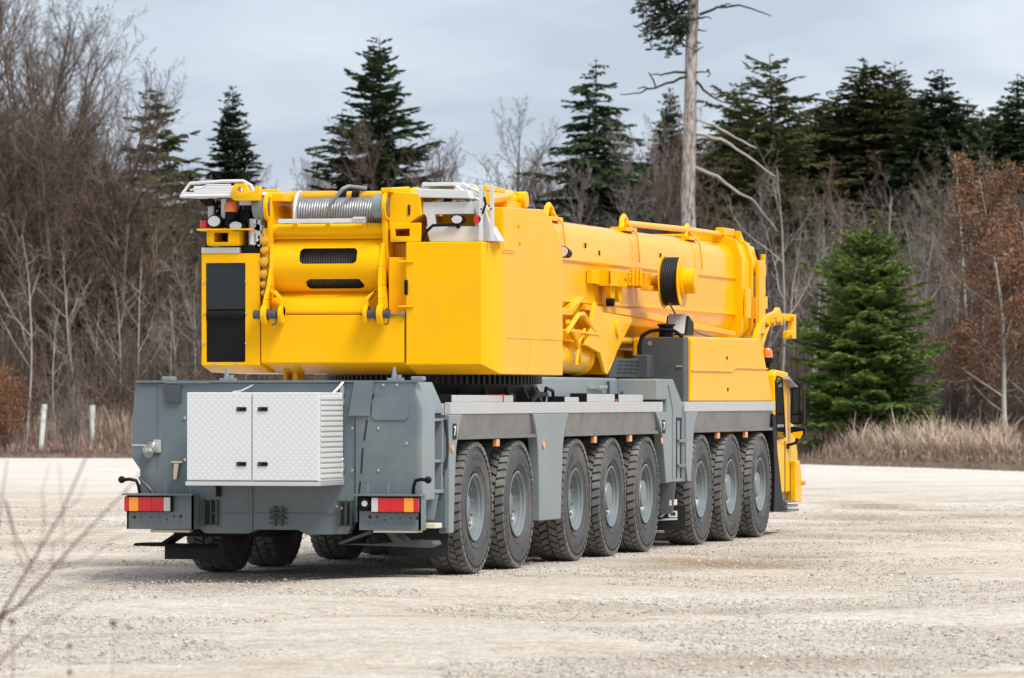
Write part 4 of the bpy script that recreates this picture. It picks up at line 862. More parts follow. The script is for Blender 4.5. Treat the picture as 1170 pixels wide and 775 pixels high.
def grow_bare(seed, H, trunk_r, kids=(24, 10, 6, 3), spread=.55, up=.35, multi=1, crown_from=.15, wob=.12, lens=(.42, .45, .5, .5), fine=.0035):
    """a leafless tree: list of limbs (start, end, radii) and the twig tips"""
    rng = np.random.default_rng(seed); S0, S1, RA, RB, tips, lev = [], [], [], [], [], []
    def rec(p, d, L, r, level):
        n = (9, 5, 4, 3, 2)[level]; pts = [p]; dirs = [d]; dd = d.copy()
        for i in range(n):
            dd = dd+rng.normal(0, wob*(.35, 1.1, 1.6, 1.9, 2.0)[level], 3)+np.array([0, 0, up*(.1, .22, .12, .04, 0)[level]]); dd /= np.linalg.norm(dd)
            pts.append(pts[-1]+dd*L/n); dirs.append(dd)
        rr = [max(fine, r*(1-i/n*.82)) for i in range(n+1)]
        for i in range(n): S0.append(pts[i]); S1.append(pts[i+1]); RA.append(rr[i]); RB.append(rr[i+1]); lev.append(level)
        if level >= len(kids): tips.append(pts[-1]); return
        k = kids[level]; k = max(1, int(round(k*rng.uniform(.75, 1.25))))
        t0 = crown_from if level == 0 else .18
        for j in range(k):
            t = t0+(1-t0)*(j+rng.random())/k; t = min(t, .985); i = min(int(t*n), n-1); f = t*n-i
            q = pts[i]*(1-f)+pts[i+1]*f; b = dirs[i+1]
            a = rng.uniform(0, 2*math.pi); o = np.cross(b, [math.cos(a), math.sin(a), .3]); o /= np.linalg.norm(o)+1e-9
            sp = spread*rng.uniform(.7, 1.3)
            nd = b*(1-sp*.5)+o*sp; nd /= np.linalg.norm(nd)
            l2 = L*lens[level]*(1.15-t*.75)*rng.uniform(.6, 1.2)
            rec(q, nd, l2, min(rr[i]*.6, trunk_r*.42**(level+.35)*1.3), level+1)
    for m_ in range(multi):
        a = rng.uniform(0, 6.28); off = np.array([math.cos(a), math.sin(a), 0])*(.0 if multi == 1 else rng.uniform(.1, .5))
        lean = np.array([math.cos(a), math.sin(a), 0])*(rng.uniform(.0, .06) if multi == 1 else rng.uniform(.05, .3))
        d = np.array([0, 0, 1.])+lean; d /= np.linalg.norm(d)
        rec(off+np.array([0, 0, -.15]), d, H*(1 if m_ == 0 else rng.uniform(.6, .95)), trunk_r, 0)
    return np.array(S0), np.array(S1), np.array(RA), np.array(RB), np.array(tips), np.array(lev)

def bare_proto(seed, H, trunk_r, m_tr, m_cr, leaf=None, **k):
    S0, S1, RA, RB, tips, lev = grow_bare(seed, H, trunk_r, **k)
    big = lev == 0
    V, F = segs_mesh('t', S0[big], S1[big], RA[big], RB[big], None, 7)
    V2, F2 = segs_mesh('c', S0[~big], S1[~big], RA[~big], RB[~big], None, 3)
    mi = np.zeros(len(F2), int)
    mats = [m_cr]
    if leaf is not None:
        m_leaf, size, per, frac = leaf
        rng = np.random.default_rng(seed+99)
        src = S1[lev >= 3]; src = src[rng.random(len(src)) < frac]
        C = np.repeat(src, per, 0)+rng.normal(0, .16, (len(src)*per, 3))
        a = rng.normal(0, 1, (len(C), 3)); a /= np.linalg.norm(a, axis=1, keepdims=True)
        b_ = np.cross(a, rng.normal(0, 1, (len(C), 3))); b_ /= np.linalg.norm(b_, axis=1, keepdims=True)
        s = size*rng.uniform(.6, 1.3, (len(C), 1))
        Q = np.stack([C-a*s, C+b_*s*.5, C+a*s, C-b_*s*.5], 1).reshape(-1, 3)
        FL = np.arange(len(Q)).reshape(-1, 4)+len(V2)
        V2 = np.concatenate([V2, Q]); F2 = np.concatenate([F2, FL]); mi = np.concatenate([mi, np.ones(len(FL), int)]); mats = [m_cr, m_leaf]
    return (V, F, [m_tr], None), (V2, F2, mats, mi)

def spruce_proto(seed, H, Rm, needle, dens=1.0, droop=.35, irregular=.25, gap=0.0, from_=.03, power=.8, twig=.055, spray=1.0, upturn=.25):
    rng = np.random.default_rng(seed)
    n = 26; zs = np.linspace(-.1, H, n); wob = np.cumsum(rng.normal(0, .012, (n, 2)), 0)
    T = np.column_stack([wob, zs]); tr = .011*H*(1-zs/H*.97)+.008
    S0, S1, RA, RB = list(T[:-1]), list(T[1:]), list(tr[:-1]), list(tr[1:])
    q0 = []; q1 = []; qw = []; qn = []
    z = H*from_; 
    whorl = 0
    while z < H*.985:
        t = z/H
        Rz = Rm*((1-t)**power)*(.75+.25*min(1, t/.12))+.08
        nb = max(4, int(7*dens*(1-.3*t)))
        phase = rng.uniform(0, 6.28)
        fz = 1+irregular*math.sin(whorl*1.7+seed)
        for j in range(nb):
            if rng.random() < gap: continue
            a = phase+2*math.pi*j/nb+rng.normal(0, .25)
            L = Rz*rng.uniform(1-irregular, 1+irregular*.6)*fz
            c, s = math.cos(a), math.sin(a)
            zz = z+rng.normal(0, .22)
            ns = max(4, int(L/.28)); pts = []
            rise = .45*t+.05+rng.normal(0, .10); dr = droop*rng.uniform(.6, 1.5)
            for i in range(ns+1):
                u = i/ns; r = L*u
                h = zz+L*(rise*u-dr*u*u+upturn*dr*u**3)+rng.normal(0, .02)
                pts.append(np.array([T[0][0]+c*r, s*r, h]))
            for i in range(ns):
                S0.append(pts[i]); S1.append(pts[i+1]); RA.append(max(.006, .012*L*(1-i/ns))); RB.append(max(.005, .012*L*(1-(i+1)/ns)))
            # side sprays hang from the branch, shorter towards its tip and its root
            step = .15/spray; m = int(L/step)
            for k in range(m):
                u = (k+rng.random())/m
                if u < .12: continue
                i = min(int(u*ns), ns-1); f = u*ns-i; p = pts[i]*(1-f)+pts[i+1]*f
                bd = pts[i+1]-pts[i]; bd /= np.linalg.norm(bd)
                sl = (.18+.42*math.sin(math.pi*min(1, u*.95+.1))**.8)*min(1.0, L*.5)*rng.uniform(.6, 1.25)
                for sg in (-1, 1):
                    side = np.array([-s, c, 0])*sg
                    dd = bd*.65+side*rng.uniform(.5, .9)+np.array([0, 0, -rng.uniform(.1, .5)*(.4+droop)]); dd /= np.linalg.norm(dd)
                    e = p+dd*sl
                    q0.append(p); q1.append(e); qw.append(twig*rng.uniform(.7, 1.3)); qn.append(0)
                    # second order twigs
                    for w_ in range(2):
                        v = rng.uniform(.2, .8); p2 = p*(1-v)+e*v
                        d3 = dd*.8+np.cross(dd, [0, 0, 1])*rng.choice([-1, 1])*.7+np.array([0, 0, -rng.uniform(0, .35)]); d3 /= np.linalg.norm(d3)
                        q0.append(p2); q1.append(p2+d3*sl*.42*rng.uniform(.6, 1.2)); qw.append(twig*.85*rng.uniform(.7, 1.2)); qn.append(1)
            e = pts[-1]; q0.append(pts[-2]); q1.append(e+(e-pts[-2])*.4); qw.append(twig); qn.append(0)
        z += (.32+.012*H)*(1-.55*t)/dens*rng.uniform(.8, 1.2)
        whorl += 1
    q0.append(T[-3]); q1.append(T[-1]+np.array([0, 0, .3])); qw.append(twig*.8); qn.append(0)
    q0 = np.array(q0); q1 = np.array(q1); qw = np.array(qw)[:, None]
    d = q1-q0; d /= np.linalg.norm(d, axis=1, keepdims=True)
    V2 = []; 
    for ph in (0, 1):
        rnd = np.random.default_rng(seed+ph+5).normal(0, .5, d.shape)+(np.array([[0, 0, 1.]]) if ph == 0 else np.array([[1., 1., 0]]))
        u = np.cross(d, rnd); u /= np.linalg.norm(u, axis=1, keepdims=True)
        mid = q0+(q1-q0)*.45
        V2.append(np.stack([q0, mid+u*qw, q1, mid-u*qw], 1))
    V2 = np.concatenate(V2).reshape(-1, 3); F2 = np.arange(len(V2)).reshape(-1, 4)
    V, F = segs_mesh('t', S0, S1, RA, RB, None, 5)
    return (V, F, [B_DARK], None), (V2, F2, [needle], None)

PROTO = {}
def plant_tree(key, proto, name, loc, rz, scale, label, cat, group=None, sz=None, part='crown'):
    """a tree is an Empty at its foot with trunk and crown; a second tree of the same growth form shares the mesh data"""
    e = empty(name, loc, rz, None, label, cat, group); e.scale = (scale, scale, sz or scale)
    if key not in PROTO:
        (V, F, mt, mi), (V2, F2, mc, mi2) = proto()
        a = quads_obj('trunk', V, F, mt, mi, True, e); b = quads_obj(part, V2, F2, mc, mi2, False, e)
        PROTO[key] = (a, b)
    else:
        for o in PROTO[key]:
            c = o.copy(); COL.objects.link(c); c.parent = e
    return e
rg = random.Random(11)
GZ = .25      # forest floor level behind the verge bank
# --- spruces one can tell apart -----------------------------------------
SPV = {}
def spruce(x, ytop, d, halfw_px, form, label, group=None, rz=None, **kw):
    """form 'own' grows this tree alone; the other forms are shared growth forms 14 m tall, stretched to each tree's height"""
    H = hgt(ytop, d)-GZ; Rm = halfw_px*(1.22 if x > 800 else 1.08)/5800*d
    if form in FORM_S:
        fn, R0 = FORM_S[form]
        s = Rm/R0
        plant_tree('sp'+form, fn, 'spruce_tree', ground_at(brg(x), d, GZ), rg.uniform(0, 6.28), s, label, 'spruce', group, sz=H/14.3)
        return
    k = dict(dens=1.7, droop=.35, irregular=.25, gap=.05, power=.6, twig=.038, spray=1.55); k.update(kw)
    plant_tree(('sp', x, ytop), lambda: spruce_proto(int(x), H, Rm, form, **k), 'spruce_tree', ground_at(brg(x), d, GZ), rg.uniform(0, 6.28) if rz is None else rz, 1, label, 'spruce', group)
FORM_S = {
 'full_o': (lambda: spruce_proto(301, 14, 2.6, NEEDO, dens=2.2, droop=.28, irregular=.28, gap=.06, power=.62, twig=.04, spray=1.5), 2.6),
 'full_d': (lambda: spruce_proto(302, 14, 2.4, NEED, dens=2.2, droop=.33, irregular=.22, gap=.04, power=.66, twig=.04, spray=1.5), 2.4),
 'open_o': (lambda: spruce_proto(303, 14, 2.8, NEEDO, dens=1.7, droop=.40, irregular=.45, gap=.25, power=.6, twig=.04, spray=1.5), 2.8),
 'open_d': (lambda: spruce_proto(304, 14, 2.8, NEED, dens=1.7, droop=.38, irregular=.4, gap=.2, power=.62, twig=.04, spray=1.5), 2.8),
}
spruce(178, 92, 185, 72, 'open_o', 'dark spruce top rising out of the brown thicket at the left')
spruce(265, 95, 188, 62, 'full_d', 'slim dark spruce behind the left rear corner of the crane')
spruce(432, 47, 178, 92, NEED, 'wide ragged spruce standing alone against the sky behind the crane', droop=.22, irregular=.42, gap=.12, power=.66, dens=2.0)
spruce(392, 128, 180, 70, NEED, 'shorter drooping spruce leaning out beside the wide ragged one', droop=.45, irregular=.5, gap=.3, power=.6, dens=1.6)
spruce(678, 72, 182, 100, NEED, 'ragged spruce left of the bare pine trunk with long drooping lower limbs', droop=.5, irregular=.42, gap=.2, power=.75, dens=1.9)
spruce(765, 97, 200, 55, 'full_d', 'small narrow spruce tip just behind the pine trunk')
spruce(845, 85, 190, 64, 'open_o', 'thin olive spruce tip right of the pine trunk')
spruce(882, 62, 186, 112, NEEDO, 'tall sparse spruce with spreading open branches right of the pine', irregular=.45, gap=.33, droop=.25, power=.6, dens=1.5)
spruce(936, 112, 192, 78, 'full_o', 'rounded olive spruce between the sparse tall one and the broad one')
spruce(990, 62, 190, 100, 'full_o', 'broad olive-green spruce with a full pointed top')
spruce(1020, 66, 196, 82, 'full_o', 'second full spruce top close beside the broad olive one')
spruce(1074, 76, 188, 92, 'full_d', 'dark green pointed spruce above the brown beech')
spruce(1106, 110, 194, 66, 'full_d', 'narrow dark spruce in the gap before the right edge')
spruce(1166, 82, 186, 92, 'full_d', 'dark spruce cut off by the right edge of the picture')
for x, y, d, w, k, lb in ((905, 160, 200, 95, 'full_o', 'low dark spruce filling in below the sparse tall one'), (960, 140, 202, 95, 'full_d', 'low spruce in the row behind the broad olive one'), (1045, 140, 202, 95, 'full_d', 'low spruce hidden behind the two pointed dark ones'),
                      (1135, 150, 200, 90, 'full_d', 'low dark spruce behind the brown-leaved beech'), (812, 165, 203, 85, 'full_o', 'low olive spruce right behind the pine trunk'),
                      (735, 180, 204, 80, 'open_o', 'low olive spruce left of the pine trunk, deep in the wood'), (700, 235, 200, 85, 'full_d', 'low dark spruce above the boom, below the ragged one'), (860, 200, 196, 90, 'full_d', 'low dark spruce behind the pale slender tree')):
    spruce(x, y, d, w, k, lb)
for k, (x, y, d, f) in enumerate(((832, 128, 207, 'full_d'), (862, 120, 209, 'full_o'), (912, 118, 208, 'full_d'), (955, 100, 206, 'full_d'), (1006, 92, 210, 'full_d'), (1042, 98, 206, 'full_o'), (1090, 118, 209, 'full_d'), (1124, 122, 206, 'full_o'), (1146, 112, 210, 'full_d'), (975, 120, 212, 'full_o'), (1062, 112, 212, 'full_d'), (790, 150, 208, 'full_o'), (752, 165, 212, 'full_d'), (890, 140, 213, 'full_d'))):
    spruce(x, y, d, 95, f, 'dark spruce in the closed second row of the wood on the right', 'spruces of the closed second row on the right')
spruce(215, 190, 187, 70, 'open_o', 'sparse olive larch-like spruce left of the slim dark one')
spruce(155, 210, 182, 70, 'open_o', 'sparse olive young spruce inside the left thicket')
# the dense young spruce by the lot
H = hgt(272, 145.5)-.12
plant_tree('young', lambda: spruce_proto(78, H, 1.95, NEEDY, dens=2.5, droop=.16, irregular=.34, gap=.06, from_=.0, power=.40, twig=.03, spray=1.9, upturn=.6), 'young_spruce', ground_at(brg(988), 145.5, .12), 1.0, 1,
           'small dense bright-green spruce in the dry grass right of the cab', 'spruce')
# --- the tall pine --------------------------------------------------------
D = 152.0
pine = empty('pine_tree', ground_at(brg(789), D, .2), 0, None, 'tall grey pine trunk with dead side limbs behind the boom', 'pine')
base = Vector(ground_at(brg(789), D, .2))
def at_px(x, y, d=D, dd=0):      # where a limb end lies in the plane of the tree, in metres from its foot
    t = (x-789)/5800*d; return np.array([RGT.x*t+FWD.x*dd, RGT.y*t+FWD.y*dd, hgt(y, d)-.2])
rp = np.random.default_rng(5)
def limb(pts, r0, r1, dd0=0, dd1=1.0):
    out = []; n = len(pts)
    for k, (x, y) in enumerate(pts): out.append(at_px(x, y, D, dd0+(dd1-dd0)*k/(n-1)))
    # smooth subdivision with a little wander
    fin = []
    for k in range(n-1):
        for s in range(3): fin.append(out[k]*(1-s/3)+out[k+1]*s/3+(rp.normal(0, .02, 3) if s else 0))
    fin.append(out[-1]); rr = [r0+(r1-r0)*k/(len(fin)-1) for k in range(len(fin))]
    return fin, rr
tk, tr = limb([(784, 560), (786, 420), (787, 255), (788, 160), (790, 70), (792, 0), (793, -60), (794, -120)], .25, .13, 0, .2)
b = MB(); b.tube(tk, tr, 12)
def barkmat():
    m = bpy.data.materials.new('pine_bark'); m.use_nodes = True; n = m.node_tree.nodes; l = m.node_tree.links; p = n['Principled BSDF']; p.inputs['Roughness'].default_value = .85
    tc = n.new('ShaderNodeTexCoord'); mp = n.new('ShaderNodeMapping'); mp.inputs['Scale'].default_value = (6, 6, 1.6); nz = n.new('ShaderNodeTexNoise'); nz.inputs['Scale'].default_value = 2; nz.inputs['Detail'].default_value = 8; nz.inputs['Roughness'].default_value = .7
    cr = n.new('ShaderNodeValToRGB'); e = cr.color_ramp.elements; e[0].position = .36; e[0].color = (.07, .055, .048, 1); e[1].position = .62; e[1].color = (.46, .42, .40, 1); q = e.new(.48); q.color = (.27, .225, .20, 1)
    l.new(tc.outputs['Object'], mp.inputs[0]); l.new(mp.outputs[0], nz.inputs[0]); l.new(nz.outputs[0], cr.inputs[0]); l.new(cr.outputs[0], p.inputs['Base Color'])
    bp = n.new('ShaderNodeBump'); bp.inputs['Distance'].default_value = .04; bp.inputs['Strength'].default_value = .8; l.new(nz.outputs[0], bp.inputs['Height']); l.new(bp.outputs[0], p.inputs['Normal'])
    return m
b.build('trunk', barkmat(), pine, ang=60)
def zz(pts): return [(700+x/2.421, y/2.421) for x, y in pts]
dark = [zz([(240, 40), (290, 20), (350, 15), (400, 32), (438, 47)]), zz([(235, 82), (260, 86)]), zz([(232, 140), (240, 132), (252, 128)]), zz([(232, 200), (268, 196)]), zz([(200, 36), (178, 34)]), zz([(232, 225), (262, 255), (300, 278), (340, 290)]),
        zz([(205, 200), (170, 198), (135, 206), (105, 203)]), zz([(205, 212), (150, 230), (100, 246), (75, 258), (20, 262)]), zz([(300, 15), (330, 8)]), zz([(262, 255), (285, 262), (300, 252)]), zz([(100, 246), (85, 240), (70, 245)]),
        zz([(240, 50), (258, 48), (272, 55)]), zz([(232, 282), (242, 284)]), zz([(262, 194), (270, 205), (262, 212)]), zz([(120, 240), (108, 215), (100, 200)])]
b = MB()
for k, L in enumerate(dark):
    f, r = limb(L, .045 if len(L) > 3 else .03, .014, 0, rp.uniform(-.8, .8)); b.tube(f, r, 6)
b.build('dead_limb', B_DARK, pine, ang=60)
pale = [zz([(232, 328), (280, 345), (340, 380), (400, 408)]), zz([(232, 370), (300, 385), (370, 430), (450, 490)]), zz([(225, 462), (290, 488), (350, 535), (395, 560), (455, 640)]), zz([(215, 350), (220, 335), (235, 330)])]
b = MB()
for L in pale:
    f, r = limb(L, .06, .02, 0, rp.uniform(-.6, .6)); b.tube(f, r, 6)
b.build('pale_limb', B_PALE, pine, ang=60)
# green bough at the upper left and the crown above the picture
S0, S1, RA, RB = [], [], [], []; q0, q1 = [], []
def bough(p, e, n=6, tuft=26, sp=.35):
    p = np.array(p); e = np.array(e); L = np.linalg.norm(e-p)
    for i in range(n):
        u = rp.uniform(.25, 1); s = p+(e-p)*u; t = s+rp.normal(0, sp, 3)*np.array([1, 1, .7]); S0.append(s); S1.append(t); RA.append(.02); RB.append(.008)
        for j in range(4):
            s2 = t+rp.normal(0, .16, 3); S0.append(t); S1.append(s2); RA.append(.01); RB.append(.006)
            for k in range(tuft):
                d = rp.normal(0, 1, 3); d /= np.linalg.norm(d); d[2] = abs(d[2])*.6+d[2]*.4; q0.append(s2); q1.append(s2+d*rp.uniform(.07, .15))
    S0.append(p); S1.append(e); RA.append(.05); RB.append(.02)
top = at_px(791, 10)
for (x, y) in ((745, 20), (728, 28), (752, 40), (735, 50), (760, 30), (742, 8), (764, 58), (722, 10), (770, 44), (738, -10), (765, -5)):
    bough(at_px(785 if y > 20 else 788, y-22), at_px(x, y, D, rp.uniform(-.7, .7)), 9, 22, .24)
for k in range(34):
    z = rp.uniform(-150, -30); a = rp.uniform(0, 6.28); o = at_px(793, z); Rr = 1.7*(1-(-z-30)/180)
    bough(o, o+np.array([math.cos(a)*Rr, math.sin(a)*Rr, .5]), 6, 16, .35)
V, F = segs_mesh('x', S0, S1, RA, RB, None, 4)
q0 = np.array(q0); q1 = np.array(q1); d = q1-q0; u = np.cross(d, rp.normal(0, 1, d.shape)); u /= np.linalg.norm(u, axis=1, keepdims=True); mid = (q0+q1)/2
Q = np.stack([q0, mid+u*.02, q1, mid-u*.02], 1).reshape(-1, 3); FQ = np.arange(len(Q)).reshape(-1, 4)+len(V)
quads_obj('crown', np.concatenate([V, Q]), np.concatenate([F, FQ]), [B_DARK, PINE], np.concatenate([np.zeros(len(F), int), np.ones(len(FQ), int)]), False, pine)

# --- bare trees: growth forms --------------------------------------------
FORMS = {
 'red_a': lambda: bare_proto(1, 13, .13, B_RED, B_RED, kids=(30, 10, 6, 3), spread=.5, up=.5, crown_from=.12),
 'red_b': lambda: bare_proto(2, 13, .15, B_RED, B_RED, kids=(26, 11, 6, 3), spread=.65, up=.4, crown_from=.1),
 'olv_a': lambda: bare_proto(3, 11, .10, B_OLV, B_OLV, kids=(30, 10, 5, 3), spread=.6, up=.35, crown_from=.06),
 'lil_a': lambda: bare_proto(4, 10, .10, B_LILAC, B_LILAC, kids=(26, 9, 6, 3), spread=.45, up=.6, crown_from=.12),
 'lil_b': lambda: bare_proto(5, 8, .07, B_LILAC, B_LILAC, kids=(16, 8, 5, 3), spread=.5, up=.55, crown_from=.08, multi=3),
 'shrub_r': lambda: bare_proto(6, 4.5, .035, B_RED, B_RED, kids=(12, 7, 5, 2), spread=.6, up=.45, crown_from=.05, multi=5),
 'shrub_g': lambda: bare_proto(7, 4.5, .035, B_GREY, B_GREY, kids=(12, 7, 4, 2), spread=.55, up=.5, crown_from=.05, multi=5),
 'pale_a': lambda: bare_proto(8, 10, .085, B_PALE, B_GREY, kids=(14, 6, 4, 2), spread=.6, up=.45, crown_from=.3),
 'pale_b': lambda: bare_proto(9, 11, .075, B_PALE, B_PALE, kids=(10, 5, 3, 2), spread=.7, up=.35, crown_from=.35),
 'beech': lambda: bare_proto(10, 9, .10, B_PALE, B_GREY, leaf=(LEAFB, .052, 4, .5), kids=(22, 8, 5, 3), spread=.7, up=.15, crown_from=.15, lens=(.34, .45, .5, .5)),
 'orange': lambda: bare_proto(12, 3.2, .03, B_RED, B_RED, leaf=(LEAFO, .04, 3, .3), kids=(12, 6, 4, 2), spread=.7, up=.3, crown_from=.05, multi=3),
}
def bare(form, x, ytop, d, label, cat='bare tree', group=None, name='bare_tree'):
    H0 = {'red_a': 13, 'red_b': 13, 'olv_a': 11, 'lil_a': 10, 'lil_b': 8, 'shrub_r': 4.5, 'shrub_g': 4.5, 'pale_a': 10, 'pale_b': 11, 'beech': 9, 'orange': 3.2}[form]
    s = (hgt(ytop, d)-GZ)/(H0*1.06)
    sxy = s if s < 1.3 else 1.1+.3*(s-1)
    return plant_tree(form, FORMS[form], name, ground_at(brg(x), d, GZ), rg.uniform(0, 6.28), sxy, label, cat, group, sz=s)
# left thicket: tall reddish-brown trees falling away towards the crane
def left_top(x):
    pts = [(-60, -40), (0, -30), (50, 15), (85, 60), (125, 85), (165, 130), (215, 165), (260, 190), (330, 185), (420, 175), (520, 178), (600, 165), (660, 150), (720, 140)]
    for (a, ya), (b_, yb) in zip(pts, pts[1:]):
        if a <= x <= b_: return ya+(yb-ya)*(x-a)/(b_-a)
    return 160
G1 = 'leafless trees of the brown thicket left of the crane'
L1 = 'leafless brown tree standing in the dense thicket left of the crane'
for x in np.arange(-55, 130, 11.5):
    x = float(x)+rg.uniform(-6, 6); d = rg.uniform(166, 182)
    bare(rg.choice(['red_a', 'red_b']), x, left_top(x)+rg.uniform(-8, 60), d, L1, group=G1)
for x in np.arange(-50, 330, 15):
    x = float(x)+rg.uniform(-7, 7)
    bare(rg.choice(['red_a', 'olv_a', 'olv_a', 'red_b'] if x < 140 else ['olv_a', 'olv_a', 'red_a', 'lil_a']), x, max(left_top(x)+rg.uniform(20, 110), 120), rg.uniform(168, 184), L1, group=G1)
for x in np.arange(-50, 330, 13):
    x = float(x)+rg.uniform(-7, 7)
    bare(rg.choice(['shrub_r', 'shrub_g', 'olv_a', 'shrub_r']), x, rg.uniform(260, 380), rg.uniform(163, 170), 'leafless many-stemmed shrub at the foot of the left thicket', 'shrub', 'shrubs at the foot of the left thicket', 'bare_shrub')
# centre, low against the sky
for x in np.arange(300, 680, 17):
    x = float(x)+rg.uniform(-8, 8)
    bare(rg.choice(['lil_a', 'lil_b', 'lil_a']), x, rg.uniform(172, 215), rg.uniform(195, 225), 'faint leafless tree in the far row seen over the top of the crane', group='far leafless trees seen above the crane')
bare('olv_a', 598, 128, 205, 'thin leafless tree rising highest above the crane\'s white frame')
for x in (470, 452, 485): bare('red_a', x, rg.uniform(150, 180), 176, 'brown leafless tree at the foot of the wide ragged spruce', group='brown leafless trees by the ragged spruce')
for x in np.arange(630, 790, 13):
    x = float(x)+rg.uniform(-6, 6)
    bare(rg.choice(['red_b', 'red_a', 'lil_a']), x, rg.uniform(125, 190), rg.uniform(172, 190), 'brown leafless tree between the ragged spruce and the pine trunk', group='brown leafless trees left of the pine trunk')
# right thicket
for x in np.arange(790, 1230, 13):
    x = float(x)+rg.uniform(-7, 7)
    bare(rg.choice(['lil_a', 'lil_b', 'olv_a', 'lil_a', 'red_b']), x, rg.uniform(185, 265), rg.uniform(166, 184), 'leafless greyish tree in the thicket below the spruce tops on the right', group='leafless trees of the right thicket')
for x in np.arange(800, 1230, 14):
    x = float(x)+rg.uniform(-7, 7)
    bare(rg.choice(['shrub_r', 'shrub_g', 'lil_b', 'shrub_g']), x, rg.uniform(290, 390), rg.uniform(152, 164) if x > 1060 else rg.uniform(158, 166), 'leafless many-stemmed shrub behind the dry grass on the right', 'shrub', 'shrubs behind the right-hand grass', 'bare_shrub')
# trees one can point at
bare('pale_b', 891, 165, 156, 'pale slender bare tree just right of the boom head')
bare('pale_a', 1103, 150, 160, 'pale-stemmed bare tree between the small green spruce and the beech')
bare('pale_b', 133, 300, 162, 'slender pale birch-like tree left of the crane, in the thicket', 'bare tree')
bare('pale_a', 205, 330, 163, 'short pale-stemmed tree close to the crane\'s left rear corner')
bare('pale_b', 64, 340, 160, 'pale forked sapling above the left tree guard')
bare('shrub_g', 82, 400, 158, 'grey forked shrub between the two white tree guards', 'shrub', name='bare_shrub')
bare('pale_a', 925, 250, 158, 'pale bare sapling rising behind the small green spruce')
bare('pale_a', 1012, 200, 166, 'tall pale-stemmed bare tree behind the tip of the small spruce')
bare('beech', 1148, 178, 150, 'beech with withered reddish-brown leaves and a pale trunk at the right edge', 'beech', name='beech_tree')
bare('beech', 1188, 230, 154, 'second brown-leaved beech, half outside the right edge', 'beech', name='beech_tree')
bare('beech', 1118, 300, 157, 'small brown-leaved beech left of the bigger beech', 'beech', name='beech_tree')
bare('orange', 3, 415, 160, 'low shrub with orange-brown withered leaves at the left edge', 'shrub', name='leafy_shrub')
bare('orange', -28, 430, 161, 'orange-leaved shrub half cut off by the left edge', 'shrub', name='leafy_shrub')
for x, y, f in ((30, 250, 'pale_b'), (88, 270, 'pale_a'), (112, 330, 'pale_b'), (160, 290, 'pale_b'), (188, 340, 'pale_a'), (222, 320, 'pale_b')):
    bare(f, x, y, rg.uniform(160, 165), 'slender pale-stemmed tree at the front of the thicket left of the crane', group='pale-stemmed trees at the front of the left thicket')
for x, y, f in ((942, 230, 'pale_b'), (1062, 250, 'pale_b'), (1078, 300, 'pale_a'), (1096, 290, 'pale_b'), (1040, 240, 'pale_b'), (868, 260, 'pale_b')):
    bare(f, x, y, rg.uniform(158, 163), 'slender pale-stemmed tree in the thicket around the small spruce', group='pale-stemmed trees in the right thicket')
# the far wood behind everything reads as one mass
rf = np.random.default_rng(21)
allV, allF, off = [], [], 0
for k in range(4):
    S0, S1, RA, RB, tp, lv = grow_bare(40+k, 9, .12, kids=(22, 8, 5, 3), spread=.55, up=.5, crown_from=.05)
    V, F = segs_mesh('w', S0, S1, RA*1.3, RB*1.3, None, 3)
    for x in np.arange(-160+k*14, 1330, 56):
        d = rf.uniform(196, 240) if not (300 < x < 640) else rf.uniform(235, 260)
        yt = (150 if x < 130 else 215 if x < 640 else 190)+rf.uniform(-15, 60); s = (hgt(yt, d)-GZ)/9.5
        g = ground_at(brg(float(x)+rf.uniform(-10, 10)), d, GZ); a = rf.uniform(0, 6.28); c, s_ = math.cos(a), math.sin(a)
        W = V.copy(); W[:, 0], W[:, 1] = (V[:, 0]*c-V[:, 1]*s_)*s, (V[:, 0]*s_+V[:, 1]*c)*s; W[:, 2] *= s
        allV.append(W+np.array(g)); allF.append(F+off); off += len(W)
o = quads_obj('distant_wood', np.concatenate(allV), np.concatenate(allF), [B_RED]); o['kind'] = 'stuff'; o['label'] = 'dense leafless wood far behind the first trees'; o['category'] = 'wood'
# the same wood goes on to both sides, beyond the picture, in strips sharing one mesh
S0, S1, RA, RB, tp, lv = grow_bare(61, 10, .12, kids=(18, 7, 5, 2), spread=.55, up=.5, crown_from=.05)
V, F = segs_mesh('w', S0, S1, RA*1.6, RB*1.8, None, 3)
sV, sF, off = [], [], 0
for k in range(14):
    a = rf.uniform(0, 6.28); c, s_ = math.cos(a), math.sin(a); s = rf.uniform(.9, 1.35); W = V.copy()
    W[:, 0], W[:, 1] = (V[:, 0]*c-V[:, 1]*s_)*s, (V[:, 0]*s_+V[:, 1]*c)*s; W[:, 2] *= s
    sV.append(W+np.array([rf.uniform(0, 25), (k-7)*3.0, 0])); sF.append(F+off); off += len(W)
strip = None
for bb in list(np.arange(12, 80, 9.5))+list(-np.arange(12, 60, 9.5)):
    yaw = TH-math.radians(bb); dist = 185
    if strip is None: strip = o = quads_obj('distant_wood', np.concatenate(sV), np.concatenate(sF), [B_RED])
    else: o = strip.copy(); COL.objects.link(o)
    o.location = (CAM.x+math.cos(yaw)*dist, CAM.y+math.sin(yaw)*dist, 0); o.rotation_euler.z = yaw
    o['kind'] = 'stuff'; o['label'] = 'leafless wood carrying on beyond the picture'; o['category'] = 'wood'
